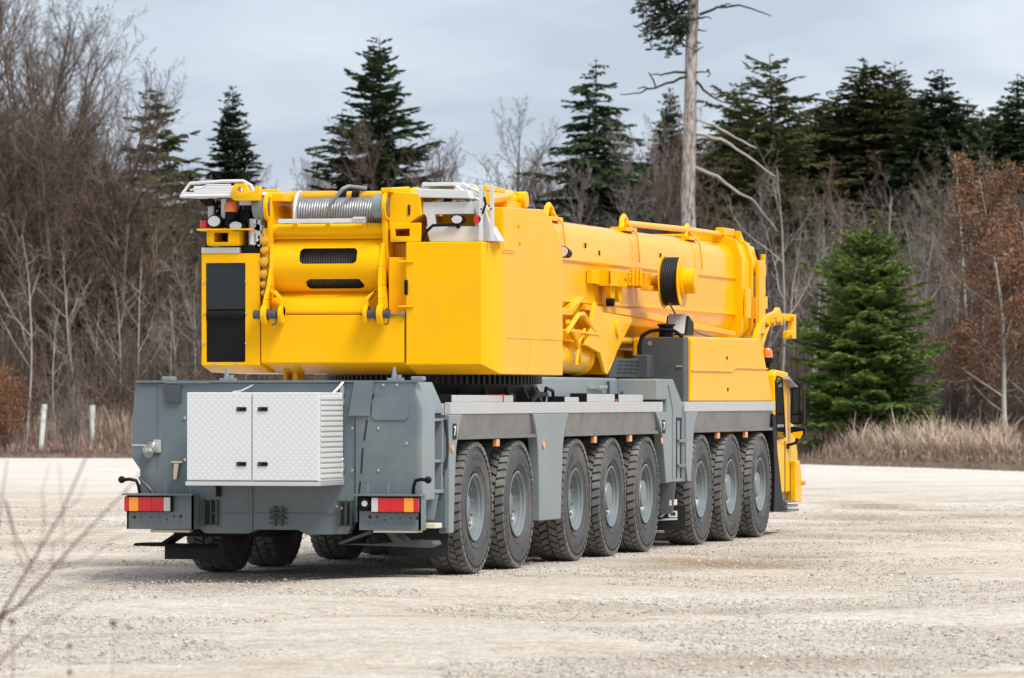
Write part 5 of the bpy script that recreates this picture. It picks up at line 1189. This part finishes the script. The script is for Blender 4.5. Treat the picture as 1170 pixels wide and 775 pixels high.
# undergrowth of thin upright stems between the trunks
n = 26000
xs = rf.uniform(-120, 1290, n); ds = rf.uniform(160, 200, n)
base_ = np.array([ground_at(brg(a), b_, GZ) for a, b_ in zip(xs, ds)])
h = np.minimum(rf.gamma(3, .75, n)+.6, 3.8); top_ = base_+np.column_stack([rf.normal(0, .22, n)*h, rf.normal(0, .22, n)*h, h])
mid_ = (base_+top_)/2+rf.normal(0, .12, (n, 3))
P0 = np.concatenate([base_, mid_, mid_, mid_]); P1 = np.concatenate([mid_, top_, mid_+rf.normal(0, .5, (n, 3))+[0, 0, .5], mid_+rf.normal(0, .5, (n, 3))+[0, 0, .4]])
V, F = segs_mesh('u', P0, P1, np.full(len(P0), .012), np.full(len(P0), .006), None, 3)
o = quads_obj('undergrowth', V, F, [B_RED]); o['kind'] = 'stuff'; o['label'] = 'tangle of thin brown stems on the floor of the wood'; o['category'] = 'undergrowth'
# --- white tree guards ----------------------------------------------------
for x, yt, yb, d, lean, lb in ((46, 462, 508, 159.3, .14, 'leaning white plastic tree guard nearest the left edge'), (106, 463, 500, 160.0, -.01, 'upright white plastic tree guard, the thinner right-hand one')):
    g = ground_at(brg(x), d, 0.05); h_ = hgt(yt, d)-.05
    t = empty('tree_guard', g, 0, None, lb, 'tree guard')
    top = Vector((RGT.x*lean, RGT.y*lean, h_)); r = .085 if d < 161 else .065
    b = MB(); b.cyl((0, 0, 0), top, r, n=16, caps=False); b.cyl(top, top*.995, r*1.08, n=16, caps=False); b.build('guard_tube', mat('guard_plastic', (.76, .79, .74), .5, var=.1, scale=5), t)
    b = MB(); b.cyl((r*1.1, 0, -.1), top+Vector((r*1.1, 0, -.15)), .015, n=6); b.build('stake', B_GREY, t)
# --- foreground twigs (a bare bush near the camera) ------------------------
D = 20.0
bush = empty('foreground_bush', ground_at(brg(-40), D, 0), 0, None, 'out-of-focus bare brown twigs of a bush close to the camera, lower left', 'bush')
bo = Vector(ground_at(brg(-40), D, 0))
def bp_(x, y, dd=0): 
    p = ground_at(brg(x), D+dd, 0)-bo; return Vector((p.x, p.y, hgt(y, D+dd)))
stems = [([(-40, 985), (-25, 850), (-5, 730), (3, 702), (30, 655), (68, 590), (100, 520), (112, 495)], .0085, .0022), ([(3, 702), (20, 694), (60, 650), (95, 612), (125, 580), (145, 560), (175, 520)], .0065, .0016),
         ([(-30, 985), (-25, 800), (0, 757), (30, 728), (50, 712), (72, 708)], .006, .0018), ([(8, 525), (3, 560), (-2, 600), (-6, 640), (-20, 985)], .0016, .0045), ([(6, 572), (18, 610), (35, 640), (37, 655), (50, 645)], .0035, .0018), ([(68, 530), (72, 590), (74, 642), (68, 652)], .0012, .0016),
         ([(14, 775), (15, 730), (14, 712)], .003, .002), ([(130, 1000), (128, 800), (130, 718)], .002, .0012), ([(80, 1000), (79, 800), (80, 735)], .002, .0012), ([(60, 650), (62, 620), (90, 600)], .0025, .0012), ([(30, 655), (20, 630), (6, 570)], .003, .0015), ([(40, 640), (52, 600), (48, 560), (58, 530)], .0028, .001), ([(60, 650), (100, 640), (130, 615), (165, 606)], .0026, .001), ([(20, 694), (60, 676), (100, 668), (128, 650)], .0026, .001), ([(68, 590), (88, 572), (100, 545)], .002, .0009), ([(50, 712), (90, 690), (120, 668)], .002, .0009), ([(30, 728), (70, 742), (104, 735)], .0018, .0009), ([(95, 612), (120, 606), (150, 598)], .002, .001), ([(130, 718), (148, 716)], .0015, .001), ([(15, 985), (12, 830), (14, 775)], .004, .003)]
b = MB()
rt_ = random.Random(3)
for L, r0, r1 in stems:
    dd0, dd1 = rt_.uniform(-.2, .2), rt_.uniform(-.8, .8); n = len(L)
    pts = [bp_(x+rt_.uniform(-1, 1), y, dd0+(dd1-dd0)*k/(n-1)) for k, (x, y) in enumerate(L)]
    b.tube(pts, [.95*(r0+(r1-r0)*k/(n-1)) for k in range(n)], 6)
b.build('stem', mat('twig_bark', (.12, .05, .034), .7), bush, ang=60)
b = MB()
for x, y, r in ((130, 712, .014), (148, 717, .009), (80, 738, .011), (80, 768, .011), (14, 710, .012), (2, 704, .016), (144, 560, .006), (36, 654, .006)):
    c = bp_(x, y); b.tube([c-Vector((0, 0, r)), c-Vector((0, 0, r*.5)), c, c+Vector((0, 0, r*.6)), c+Vector((0, 0, r*1.1))], [r*.3, r*.8, r, r*.6, r*.1], 8)
b.build('bud', mat('bud_brown', (.06, .035, .03), .8), bush, ang=60)
# ------------------------------------------------------------------ ground
def gravel_mat():
    m = bpy.data.materials.new('gravel'); m.use_nodes = True; n = m.node_tree.nodes; l = m.node_tree.links; p = n['Principled BSDF']
    p.inputs['Roughness'].default_value = .9; p.inputs['Specular IOR Level'].default_value = .2
    tc = n.new('ShaderNodeTexCoord')
    def noise(s, d=6, r=.6, vec=None):
        z = n.new('ShaderNodeTexNoise'); z.inputs['Scale'].default_value = s; z.inputs['Detail'].default_value = d; z.inputs['Roughness'].default_value = r
        l.new(vec or tc.outputs['Object'], z.inputs['Vector']); return z.outputs['Fac']
    def ramp(inp, stops):
        c = n.new('ShaderNodeValToRGB'); e = c.color_ramp.elements
        e[0].position, e[0].color = stops[0][0], (*stops[0][1], 1); e[1].position, e[1].color = stops[-1][0], (*stops[-1][1], 1)
        for q, col in stops[1:-1]: x = e.new(q); x.color = (*col, 1)
        l.new(inp, c.inputs[0]); return c.outputs[0]
    def mix(a, b, f, mode='MIX'):
        x = n.new('ShaderNodeMix'); x.data_type = 'RGBA'; x.blend_type = mode
        for s, k in ((f, 0), (a, 6), (b, 7)):
            if isinstance(s, (int, float)): x.inputs[k].default_value = s
            elif isinstance(s, tuple): x.inputs[k].default_value = (*s, 1)
            else: l.new(s, x.inputs[k])
        return x.outputs[2]
    base = ramp(noise(.35, 8), [(.32, (.545, .475, .395)), (.5, (.62, .56, .485)), (.66, (.68, .63, .565))])
    fine = ramp(noise(28, 5, .75), [(.36, (.24, .23, .22)), (.46, (.92, .92, .92)), (.6, (1.1, 1.09, 1.07)), (.72, (1.3, 1.3, 1.3))])
    c = mix(base, fine, .85, 'MULTIPLY')
    mid = ramp(noise(4.5, 7, .7), [(.34, (.68, .64, .58)), (.48, (1, 1, 1)), (.68, (1.08, 1.09, 1.10))])
    c = mix(c, mid, .8, 'MULTIPLY')
    vo = n.new('ShaderNodeTexVoronoi'); vo.inputs['Scale'].default_value = 22; l.new(tc.outputs['Object'], vo.inputs['Vector'])
    st = ramp(vo.outputs['Color'], [(.0, (.45, .43, .42)), (.2, (.85, .84, .82)), (.8, (1.05, 1.04, 1.03)), (.93, (1.3, 1.3, 1.3))])
    c = mix(c, st, .6, 'MULTIPLY')
    # brown soil patches pushed up by turning tyres, in drifts across the lot
    mp = n.new('ShaderNodeMapping'); mp.inputs['Rotation'].default_value = (0, 0, R(22)); mp.inputs['Scale'].default_value = (.75, .26, 1); l.new(tc.outputs['Object'], mp.inputs['Vector'])
    soil = ramp(noise(1.0, 9, .68, mp.outputs[0]), [(.52, (0, 0, 0)), (.68, (1, 1, 1))])
    at = n.new('ShaderNodeAttribute'); at.attribute_name = 'soil'
    grain = ramp(noise(16, 6, .8), [(.36, (0, 0, 0)), (.48, (1, 1, 1))])
    so = n.new('ShaderNodeMath'); so.operation = 'MULTIPLY'; l.new(at.outputs['Fac'], so.inputs[0]); l.new(grain, so.inputs[1])
    s2 = n.new('ShaderNodeMath'); s2.operation = 'MULTIPLY'; s2.inputs[1].default_value = .5; l.new(soil, s2.inputs[0])
    s3 = n.new('ShaderNodeMath'); s3.operation = 'MAXIMUM'; l.new(so.outputs[0], s3.inputs[0]); l.new(s2.outputs[0], s3.inputs[1])
    c = mix(c, (.25, .175, .10), s3.outputs[0])
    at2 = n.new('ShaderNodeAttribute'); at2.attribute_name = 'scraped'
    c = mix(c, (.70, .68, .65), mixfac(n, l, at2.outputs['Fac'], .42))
    # pale dry strip where the lot is scraped, far side
    l.new(c, p.inputs['Base Color'])
    h = n.new('ShaderNodeMath'); h.operation = 'ADD'; l.new(noise(30, 5, .8), h.inputs[0]); l.new(vo.outputs['Distance'], h.inputs[1])
    h2 = n.new('ShaderNodeMath'); h2.operation = 'MULTIPLY_ADD'; h2.inputs[1].default_value = 3; l.new(noise(2.2, 6, .6), h2.inputs[0]); l.new(h.outputs[0], h2.inputs[2])
    bp = n.new('ShaderNodeBump'); bp.inputs['Distance'].default_value = .03; bp.inputs['Strength'].default_value = .75; l.new(h2.outputs[0], bp.inputs['Height']); l.new(bp.outputs[0], p.inputs['Normal'])
    return m
def mixfac(n, l, col, k):
    x = n.new('ShaderNodeMath'); x.operation = 'MULTIPLY'; x.inputs[1].default_value = k; l.new(col, x.inputs[0]); return x.outputs[0]
GRAV = gravel_mat()
# one sheet: fine grid around the crane with shallow ruts, reaching out to the horizon
def axis(a, b, fine0, fine1, step, coarse):
    v = list(np.arange(fine0, fine1+1e-6, step)); lo = fine0; s = step
    while lo > a: s *= 1.35; lo -= s; v.insert(0, lo)
    hi = fine1; s = step
    while hi < b: s *= 1.35; hi += s; v.append(hi)
    return np.array(v)
gx = axis(-900, 1500, -22, 70, .3, 0); gy = axis(-1300, 1300, -22, 16, .3, 0)
X, Y = np.meshgrid(gx, gy, indexing='ij')
rz_ = np.random.default_rng(3)
Z = np.zeros_like(X)
for k in range(26):
    w = rz_.uniform(.6, 7); a = rz_.uniform(0, 6.28); Z += .0028*min(w, 4)*np.sin((X*math.cos(a)+Y*math.sin(a))*2*math.pi/w+rz_.uniform(0, 6.28))
fade = np.exp(-((X-10)/40)**4)*np.exp(-((Y+4)/22)**4)
foot = np.exp(-(np.maximum(0, np.abs(np.abs(Y)-1.29)-.25)/.4)**2)*((X > 1) & (X < 18))
Z = Z*fade*(1-foot)*.8-.002
nx, ny = X.shape
V = np.column_stack([X.ravel(), Y.ravel(), Z.ravel()]); idx = np.arange(nx*ny).reshape(nx, ny)
F = np.stack([idx[:-1, :-1], idx[1:, :-1], idx[1:, 1:], idx[:-1, 1:]], -1).reshape(-1, 4)
o = quads_obj('gravel_ground', V, F, [GRAV], None, True); o['kind'] = 'structure'; o['label'] = 'pale beige gravel lot'
soilv = np.zeros(nx*ny)
for px_, py_, wx, wd, am in ((830, 643, 120, 1.6, 1.0), (760, 648, 60, 1.2, .7), (905, 634, 60, 1.5, .9), (1000, 578, 45, 2.5, .8), (1060, 583, 30, 1.8, .9), (985, 590, 60, 1.2, .8), (1130, 590, 60, 2, .8), (1040, 607, 80, 1.6, .6), (880, 607, 40, 1.2, .7), (940, 612, 70, 1.0, .6), (120, 590, 120, 1.6, .35), (60, 620, 90, 1.0, .3), (650, 700, 160, .8, .3), (1020, 690, 130, 1.0, .35), (200, 668, 200, 1.0, .6), (450, 664, 160, .8, .6), (380, 640, 200, 3, .5), (900, 755, 200, .6, .4), (300, 740, 160, .6, .3)):
    dd_ = 1.81*5800/(py_-456); g_ = ground_at(brg(px_), dd_)
    rx = (V[:, 0]-g_.x)*FWD.x+(V[:, 1]-g_.y)*FWD.y; ry = (V[:, 0]-g_.x)*RGT.x+(V[:, 1]-g_.y)*RGT.y
    soilv = np.maximum(soilv, am*np.exp(-(rx/wd)**2-(ry/(wx*dd_/5800))**2))
at_ = o.data.attributes.new('soil', 'FLOAT', 'POINT'); at_.data.foreach_set('value', soilv.astype(np.float32))
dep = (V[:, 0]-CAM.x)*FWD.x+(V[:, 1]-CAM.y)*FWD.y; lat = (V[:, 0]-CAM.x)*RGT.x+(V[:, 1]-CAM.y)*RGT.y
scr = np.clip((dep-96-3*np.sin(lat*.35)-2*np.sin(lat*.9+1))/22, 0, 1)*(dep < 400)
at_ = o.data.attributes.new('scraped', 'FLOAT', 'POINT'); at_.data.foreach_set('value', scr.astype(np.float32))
# verge and forest floor: a strip mesh following the edge of the lot
edge = [(-500, 519, None)]
E_ = []
for x, d in ((-900, 166), (-400, 162), (0, 156.7), (200, 156), (560, 151), (910, 142), (1050, 135), (1170, 128), (1400, 119), (2000, 100)):
    E_.append((x, d))
def edge_d(x):
    for (a, da), (b_, db) in zip(E_, E_[1:]):
        if a <= x <= b_: return da+(db-da)*(x-a)/(b_-a)
    return E_[0][1] if x < 0 else E_[-1][1]
xs = np.arange(-900, 2000, 6.0); steps = [-.15, 0, .4, 1.0, 2, 3.5, 5, 8, 12, 20, 40, 90, 300, 900]
prof = {-.15: -.03, 0: .02, .4: .08, 1.0: .10, 2: .12, 3.5: .14, 5: .18, 8: .23, 12: .25, 20: .25, 40: .25, 90: .3, 300: .3, 900: .3}
V = []
rj = np.random.default_rng(9)
jit = np.convolve(rj.normal(0, 1, len(xs)+8), np.ones(3)/3, 'same')
for i, x in enumerate(xs):
    for s in steps:
        d = edge_d(x)+s+(jit[i]*.7 if s < 3 else 0); g = ground_at(brg(x), d); V.append((g.x, g.y, prof[s]+(rj.uniform(-.02, .04) if 0 < s < 50 else 0)))
m_ = len(steps); idx = np.arange(len(xs)*m_).reshape(len(xs), m_)
F = np.stack([idx[:-1, :-1], idx[1:, :-1], idx[1:, 1:], idx[:-1, 1:]], -1).reshape(-1, 4)
SOIL = foliage_mat('soil_and_litter', (.07, .05, .035), (.15, .11, .08), .95, 0, 3)
o = quads_obj('verge_terrain', np.array(V), F, [SOIL], None, True); o['kind'] = 'structure'; o['label'] = 'brown bank and forest floor beyond the lot'
# dry grass
def grass(name, n, x0, x1, s0, s1, hmin, hmax, m, w=.012, seed=1, lean=.25, label=''):
    r = np.random.default_rng(seed); x = r.uniform(x0, x1, n); s = s0+(s1-s0)*r.random(n)**1.0
    t = np.tan(np.radians([brg(a) for a in x])); ed = np.array([edge_d(a) for a in x]); d = ed+s
    B = np.array(CAM)[None, :]+np.array(FWD)[None, :]*d[:, None]+np.array(RGT)[None, :]*(d*t)[:, None]
    B[:, 2] = np.interp(s, [0, .4, 1, 2, 5, 8, 12], [.02, .07, .09, .11, .17, .22, .24])-.02
    cl = .5+.55*np.sin(x*.11+3*np.sin(x*.031))*np.sin(s*1.3+x*.05)+.25*np.sin(x*.37+s)
    h = (hmin+(hmax-hmin)*r.random(n)**1.4)*(.55+.45*np.clip(cl, 0, 1))*(np.clip(.14+np.maximum(0, s-1.5)/2.8, .14, 1) if s0 >= 0 else r.uniform(.1, .6, n)**2)
    h = h*np.where(x > 850, .72, 1.0)*r.uniform(.6, 1.15, n)
    a = r.uniform(0, 6.28, n); u = np.column_stack([np.cos(a), np.sin(a), np.zeros(n)])
    ln = r.normal(0, lean, (n, 2))*h[:, None]
    M1 = B+np.column_stack([ln*.35, h*.6]); T_ = B+np.column_stack([ln, h*(1-.25*r.random(n))])
    ww = (w*r.uniform(.6, 1.4, n))[:, None]
    V = np.stack([B-u*ww, B+u*ww, M1+u*ww*.8, M1-u*ww*.8, M1-u*ww*.8, M1+u*ww*.8, T_+u*ww*.25, T_-u*ww*.25], 1).reshape(-1, 3)
    F = np.arange(len(V)).reshape(-1, 4)
    o = quads_obj(name, V, F, [m]); o['kind'] = 'stuff'; o['label'] = label; o['category'] = 'grass'
G_TAN = foliage_mat('dry_grass', (.28, .19, .145), (.62, .47, .37), .8, 0, 1.1)
G_BRN = foliage_mat('brown_weeds', (.13, .09, .072), (.31, .215, .165), .85, 0, .8)
G_PNK = foliage_mat('pinkish_dry_grass', (.34, .25, .20), (.70, .56, .46), .8, 0, 1.3)
G_PAL = foliage_mat('pale_reed_grass', (.40, .30, .22), (.62, .50, .39), .8, 0, 2)
grass('dry_grass', 120000, -260, 1340, .1, 9, .25, 1.15, G_BRN, .011, 1, label='brown dry weeds along the edge of the lot')
grass('pale_grass', 60000, -260, 1340, 2.0, 10, .5, 1.3, G_TAN, .010, 2, .2, label='tan dry grass on the verge')
grass('left_grass', 80000, -260, 480, 3.6, 11, 1.0, 1.9, G_PNK, .010, 3, .12, label='tall pinkish-tan dry grass on the left verge')
grass('tall_grass', 9000, 900, 1160, 4, 9, .9, 2.0, G_PAL, .013, 4, .25, label='tall pale grass tufts right of the small spruce')
grass('tall_weeds', 9000, -260, 1340, 2.5, 10, .7, 2.1, G_BRN, .008, 6, .3, label='scattered taller brown weed stalks in the verge')
grass('edge_litter', 16000, -260, 1340, -1.6, .9, .12, .9, G_BRN, .014, 7, .5, label='low brown weeds and litter straggling onto the edge of the gravel')
# loose stones on the gravel
r = np.random.default_rng(12); n = 120000
x = r.uniform(-80, 1260, n); d = 33+(86-33)*r.random(n)**1.15
t = np.tan(np.radians([brg(a) for a in x])); B = np.array(CAM)[None, :]+np.array(FWD)[None, :]*d[:, None]+np.array(RGT)[None, :]*(d*t)[:, None]
sz = .005+.010*r.random(n)**3+(r.random(n) < .007)*r.uniform(.006, .02, n)
B[:, 2] = sz*.25
octa = np.array([(1, 0, 0), (0, 1, 0), (-1, 0, 0), (0, -1, 0), (0, 0, .7), (0, 0, -.6)], float)
a = r.uniform(0, 6.28, n); ca, sa = np.cos(a)[:, None], np.sin(a)[:, None]
O = octa[None]*(1+r.normal(0, .22, (n, 6, 1)))*np.stack([r.uniform(.8, 1.5, n), r.uniform(.7, 1.1, n), r.uniform(.6, 1.0, n)], 1)[:, None, :]
Vx = O[:, :, 0]*ca-O[:, :, 1]*sa; Vy = O[:, :, 0]*sa+O[:, :, 1]*ca
V = np.stack([Vx, Vy, O[:, :, 2]], 2)*sz[:, None, None]+B[:, None, :]
f = np.array([(0, 1, 4), (1, 2, 4), (2, 3, 4), (3, 0, 4), (1, 0, 5), (2, 1, 5), (3, 2, 5), (0, 3, 5)])
F = (f[None]+(np.arange(n)*6)[:, None, None]).reshape(-1, 3)
o = quads_obj('loose_stones', V.reshape(-1, 3), F, [foliage_mat('stone', (.13, .11, .09), (.76, .71, .64), .85, 0, 9)]); o['kind'] = 'stuff'; o['label'] = 'loose pebbles and small dark clods scattered over the gravel'; o['category'] = 'stones'
# ------------------------------------------------------------------ light, sky, camera
SUN_EL, SUN_DIR = R(56), Vector((-.55, -.835, 0))          # soft bright patch of cloud, to the right and a little behind
w = bpy.data.worlds.new('World'); SC.world = w; w.use_nodes = True
n = w.node_tree.nodes; l = w.node_tree.links; bg = n['Background']
sky = n.new('ShaderNodeTexSky'); sky.sky_type = 'NISHITA'; sky.sun_disc = False; sky.sun_elevation = SUN_EL
sky.sun_rotation = math.atan2(SUN_DIR.x, SUN_DIR.y); sky.air_density = 1.0; sky.dust_density = 2.0
tc = n.new('ShaderNodeTexCoord')
mp = n.new('ShaderNodeMapping'); mp.inputs['Scale'].default_value = (1, 1, 3.2); l.new(tc.outputs['Generated'], mp.inputs['Vector'])
nz = n.new('ShaderNodeTexNoise'); nz.inputs['Scale'].default_value = 8; nz.inputs['Detail'].default_value = 5; nz.inputs['Roughness'].default_value = .48; nz.inputs['Distortion'].default_value = .3; l.new(mp.outputs[0], nz.inputs['Vector'])
cr = n.new('ShaderNodeValToRGB'); e = cr.color_ramp.elements
K_ = 8.3
e[0].position = .37; e[0].color = (.42, .485, .575, 1); e[1].position = .60; e[1].color = (.72, .765, .82, 1); q = e.new(.5); q.color = (.55, .615, .70, 1)
l.new(nz.outputs['Fac'], cr.inputs[0])
sc = n.new('ShaderNodeVectorMath'); sc.operation = 'SCALE'; sc.inputs['Scale'].default_value = K_; l.new(cr.outputs[0], sc.inputs[0])
mx = n.new('ShaderNodeMix'); mx.data_type = 'RGBA'; mx.inputs[0].default_value = .88; l.new(sky.outputs[0], mx.inputs[6]); l.new(sc.outputs[0], mx.inputs[7])
l.new(mx.outputs[2], bg.inputs['Color']); bg.inputs['Strength'].default_value = .10
sd = bpy.data.lights.new('sun', 'SUN'); sd.energy = 2.75; sd.angle = R(24); sd.color = (1, .95, .88)
so = bpy.data.objects.new('sun', sd); COL.objects.link(so)
sv = Vector((SUN_DIR.x*math.cos(SUN_EL), SUN_DIR.y*math.cos(SUN_EL), math.sin(SUN_EL)))
so.rotation_euler = sv.to_track_quat('Z', 'Y').to_euler()
cd = bpy.data.cameras.new('camera'); co = bpy.data.objects.new('camera', cd); COL.objects.link(co); SC.camera = co
cd.sensor_width = 36; cd.lens = 5800/1170*36; cd.clip_start = .5; cd.clip_end = 4000
cd.dof.use_dof = True; cd.dof.focus_distance = 57; cd.dof.aperture_fstop = 5.0
co.location = CAM
pit = math.atan(68.5/5800)
look = (FWD*math.cos(pit)+Vector((0, 0, math.sin(pit))))
co.rotation_euler = look.to_track_quat('-Z', 'Y').to_euler()
vs = SC.view_settings; vs.view_transform = 'Standard'; vs.look = 'None'; vs.exposure = .68; vs.gamma = 1; vs.use_curve_mapping = False
SC.render.engine = 'CYCLES'; SC.cycles.use_denoising = True; SC.cycles.max_bounces = 8
